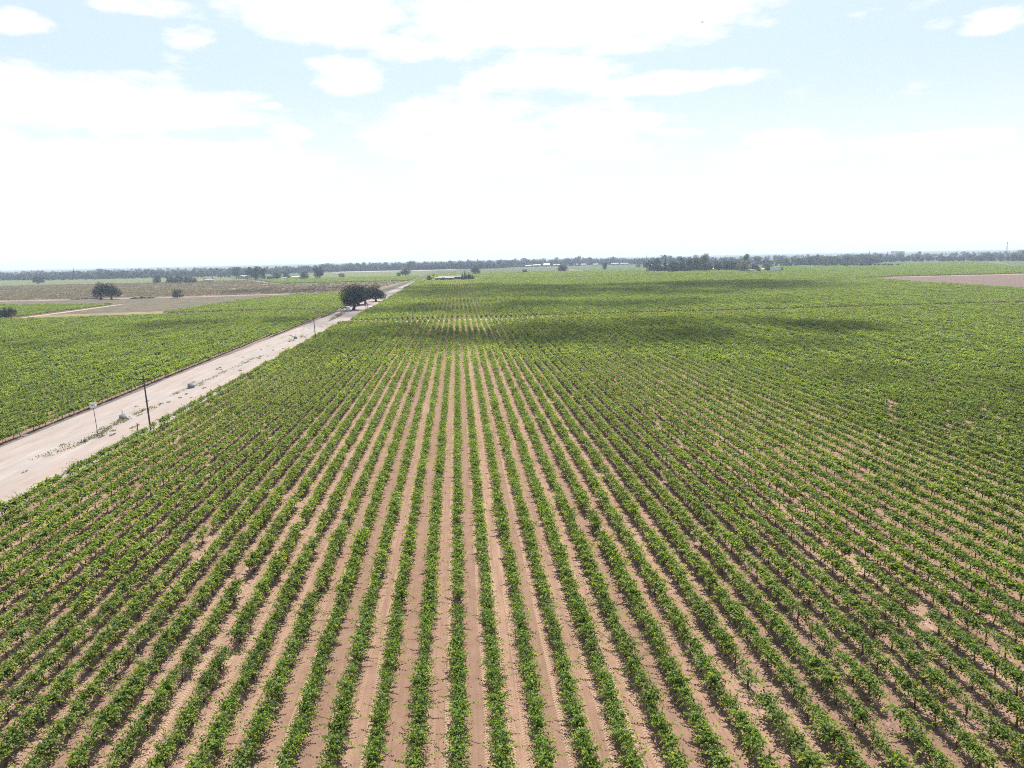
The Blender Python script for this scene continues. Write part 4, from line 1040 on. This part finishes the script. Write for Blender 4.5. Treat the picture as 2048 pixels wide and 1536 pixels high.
weeds(-62.4, 362, 1.3, 22, 1900, .4, 1); weeds(-62.6, 388, 1.9, 20, 2600, .5, 1); weeds(-61.2, 352, .8, 8, 500, .35, 0)
weeds(-59.5, 560, 1.5, 30, 1200, .4, 0)
tag(mb.obj('weeds', [M['weed'], M['weedgreen']]), 'dry weeds scattered down the middle of the dirt road', 'weeds', kind='stuff')

# bird
root = empty('bird', (33.9, 100, 58.6), .9); root.scale = (.7, .7, .7); tag(root, 'tiny dark bird gliding high in the white sky', 'bird')
mb = MB(); lathe(mb, [(0, -.22), (.03, -.18), (.055, -.05), (.05, .06), (.03, .13), (.032, .17), (.012, .21), (0, .24)], 10); b_ = mb.obj('body', M['bird'], root, True); b_.rotation_euler = (R(-90), 0, 0)
for s in (-1, 1):
    mb = MB(); T_ = .012
    top = [(s * .03, .07, .02), (s * .24, .10, .09), (s * .50, -.02, .05), (s * .24, -.06, .08), (s * .03, -.09, .02)]
    V = top + [(x, y, z - T_) for x, y, z in top]; n = 5
    mb.add(V, [[0, 1, 2, 3, 4], [9, 8, 7, 6, 5]]); mb.add(V, [(i, i + n, (i + 1) % n + n, (i + 1) % n) for i in range(n)]); mb.obj('wing', M['bird'], root)
mb = MB(); V = [(0, -.2, .01), (-.07, -.34, .01), (.07, -.34, .01), (0, -.2, 0), (-.07, -.34, 0), (.07, -.34, 0)]
mb.add(V, [(0, 1, 2), (5, 4, 3)]); mb.add(V, [(0, 3, 4, 1), (1, 4, 5, 2), (2, 5, 3, 0)]); mb.obj('tail', M['bird'], root)

# ------------------------------------------------------------------ clouds overhead that shade the fields (above the frame)
m, nt, out = newmat('cloud_white')
d_ = N(nt, 'ShaderNodeBsdfDiffuse'); d_.inputs[0].default_value = (.95, .95, .95, 1)
t_ = N(nt, 'ShaderNodeBsdfTransparent'); mx = N(nt, 'ShaderNodeMixShader'); mx.inputs[0].default_value = .9
nt.links.new(d_.outputs[0], mx.inputs[1]); nt.links.new(t_.outputs[0], mx.inputs[2]); nt.links.new(mx.outputs[0], out.inputs[0])
M['cloud'] = m
ZC = 900.0; off = ZC / math.tan(SEL); ox, oy = off * math.sin(SAZ), off * math.cos(SAZ)
SHADE = [(-20, 262, 30, 48, 40, 9, 17), (75, 252, 75, 46, 90, 10, 19), (130, 590, 185, 105, 170, 18, 34), (10, 715, 70, 65, 60, 12, 24), (50, 395, 150, 34, 70, 10, 20), (2, 410, 48, 62, 44, 10, 18), (122, 128, 46, 28, 24, 6, 12), (-105, 335, 48, 24, 32, 8, 14), (-160, 268, 26, 16, 14, 6, 10), (-165, 760, 75, 80, 60, 12, 24), (255, 650, 80, 60, 50, 14, 26)]
for i, (cx, cy, rx, ry, n, r0, r1) in enumerate(SHADE):
    rc = random.Random(50 + i); bm = bmesh.new()
    for q in range(n):
        a = rc.uniform(0, 6.28); s = math.sqrt(rc.random())
        mtx = Matrix.Translation((rx * s * math.cos(a), ry * s * math.sin(a), rc.uniform(-12, 16))) @ Matrix.Diagonal((1, 1, .5, 1))
        bmesh.ops.create_icosphere(bm, subdivisions=2, radius=rc.uniform(r0, r1), matrix=mtx)
    for v in bm.verts: v.co += Vector((rc.uniform(-1, 1), rc.uniform(-1, 1), rc.uniform(-1, 1))) * r0 * .18
    me = bpy.data.meshes.new('cloud'); bm.to_mesh(me); bm.free(); me.materials.append(M['cloud'])
    o = bpy.data.objects.new('cloud', me); col.objects.link(o); o.location = (cx + ox, cy + oy, ZC); tag(o, kind='structure')

# ------------------------------------------------------------------ air
mb = MB(); box(mb, (0, 6500, 37), (16000, 14400, 76)); hz = mb.obj('haze', newmat('haze_air')[0])
nt = hz.data.materials[0].node_tree; out = nt.nodes['Material Output']
pv = N(nt, 'ShaderNodeVolumePrincipled'); pv.inputs['Color'].default_value = (.68, .82, 1.0, 1); pv.inputs['Density'].default_value = .00013; pv.inputs['Anisotropy'].default_value = .2
nt.links.new(pv.outputs[0], out.inputs['Volume'])
tag(hz, kind='stuff'); hz['label'] = 'thin pale summer haze lying over the whole plain'; hz['category'] = 'haze'

# dust raised on the far field
mb = MB(); rng = np.random.default_rng(77)
bm = bmesh.new()
for i in range(9):
    t = i / 8
    bmesh.ops.create_icosphere(bm, subdivisions=2, radius=1.0, matrix=Matrix.Translation((-6 + 22 * t, rng.normal(0, 1), 3.4 - 1.9 * t)) @ Matrix.Diagonal((3.2, 4, 3.2 - 1.5 * t, 1)))
me = bpy.data.meshes.new('dust_plume'); bm.to_mesh(me); bm.free()
du = bpy.data.objects.new('dust_plume', me); col.objects.link(du); du.location = (212, 1315, 0)
mm, nt, out = newmat('dust_air'); pv = N(nt, 'ShaderNodeVolumePrincipled'); pv.inputs['Color'].default_value = (.85, .78, .68, 1); pv.inputs['Density'].default_value = .05
nt.links.new(pv.outputs[0], out.inputs['Volume']); me.materials.append(mm)
tag(du, 'pale dust plume trailing right of the spreading oak on the far field', 'dust', kind='stuff')
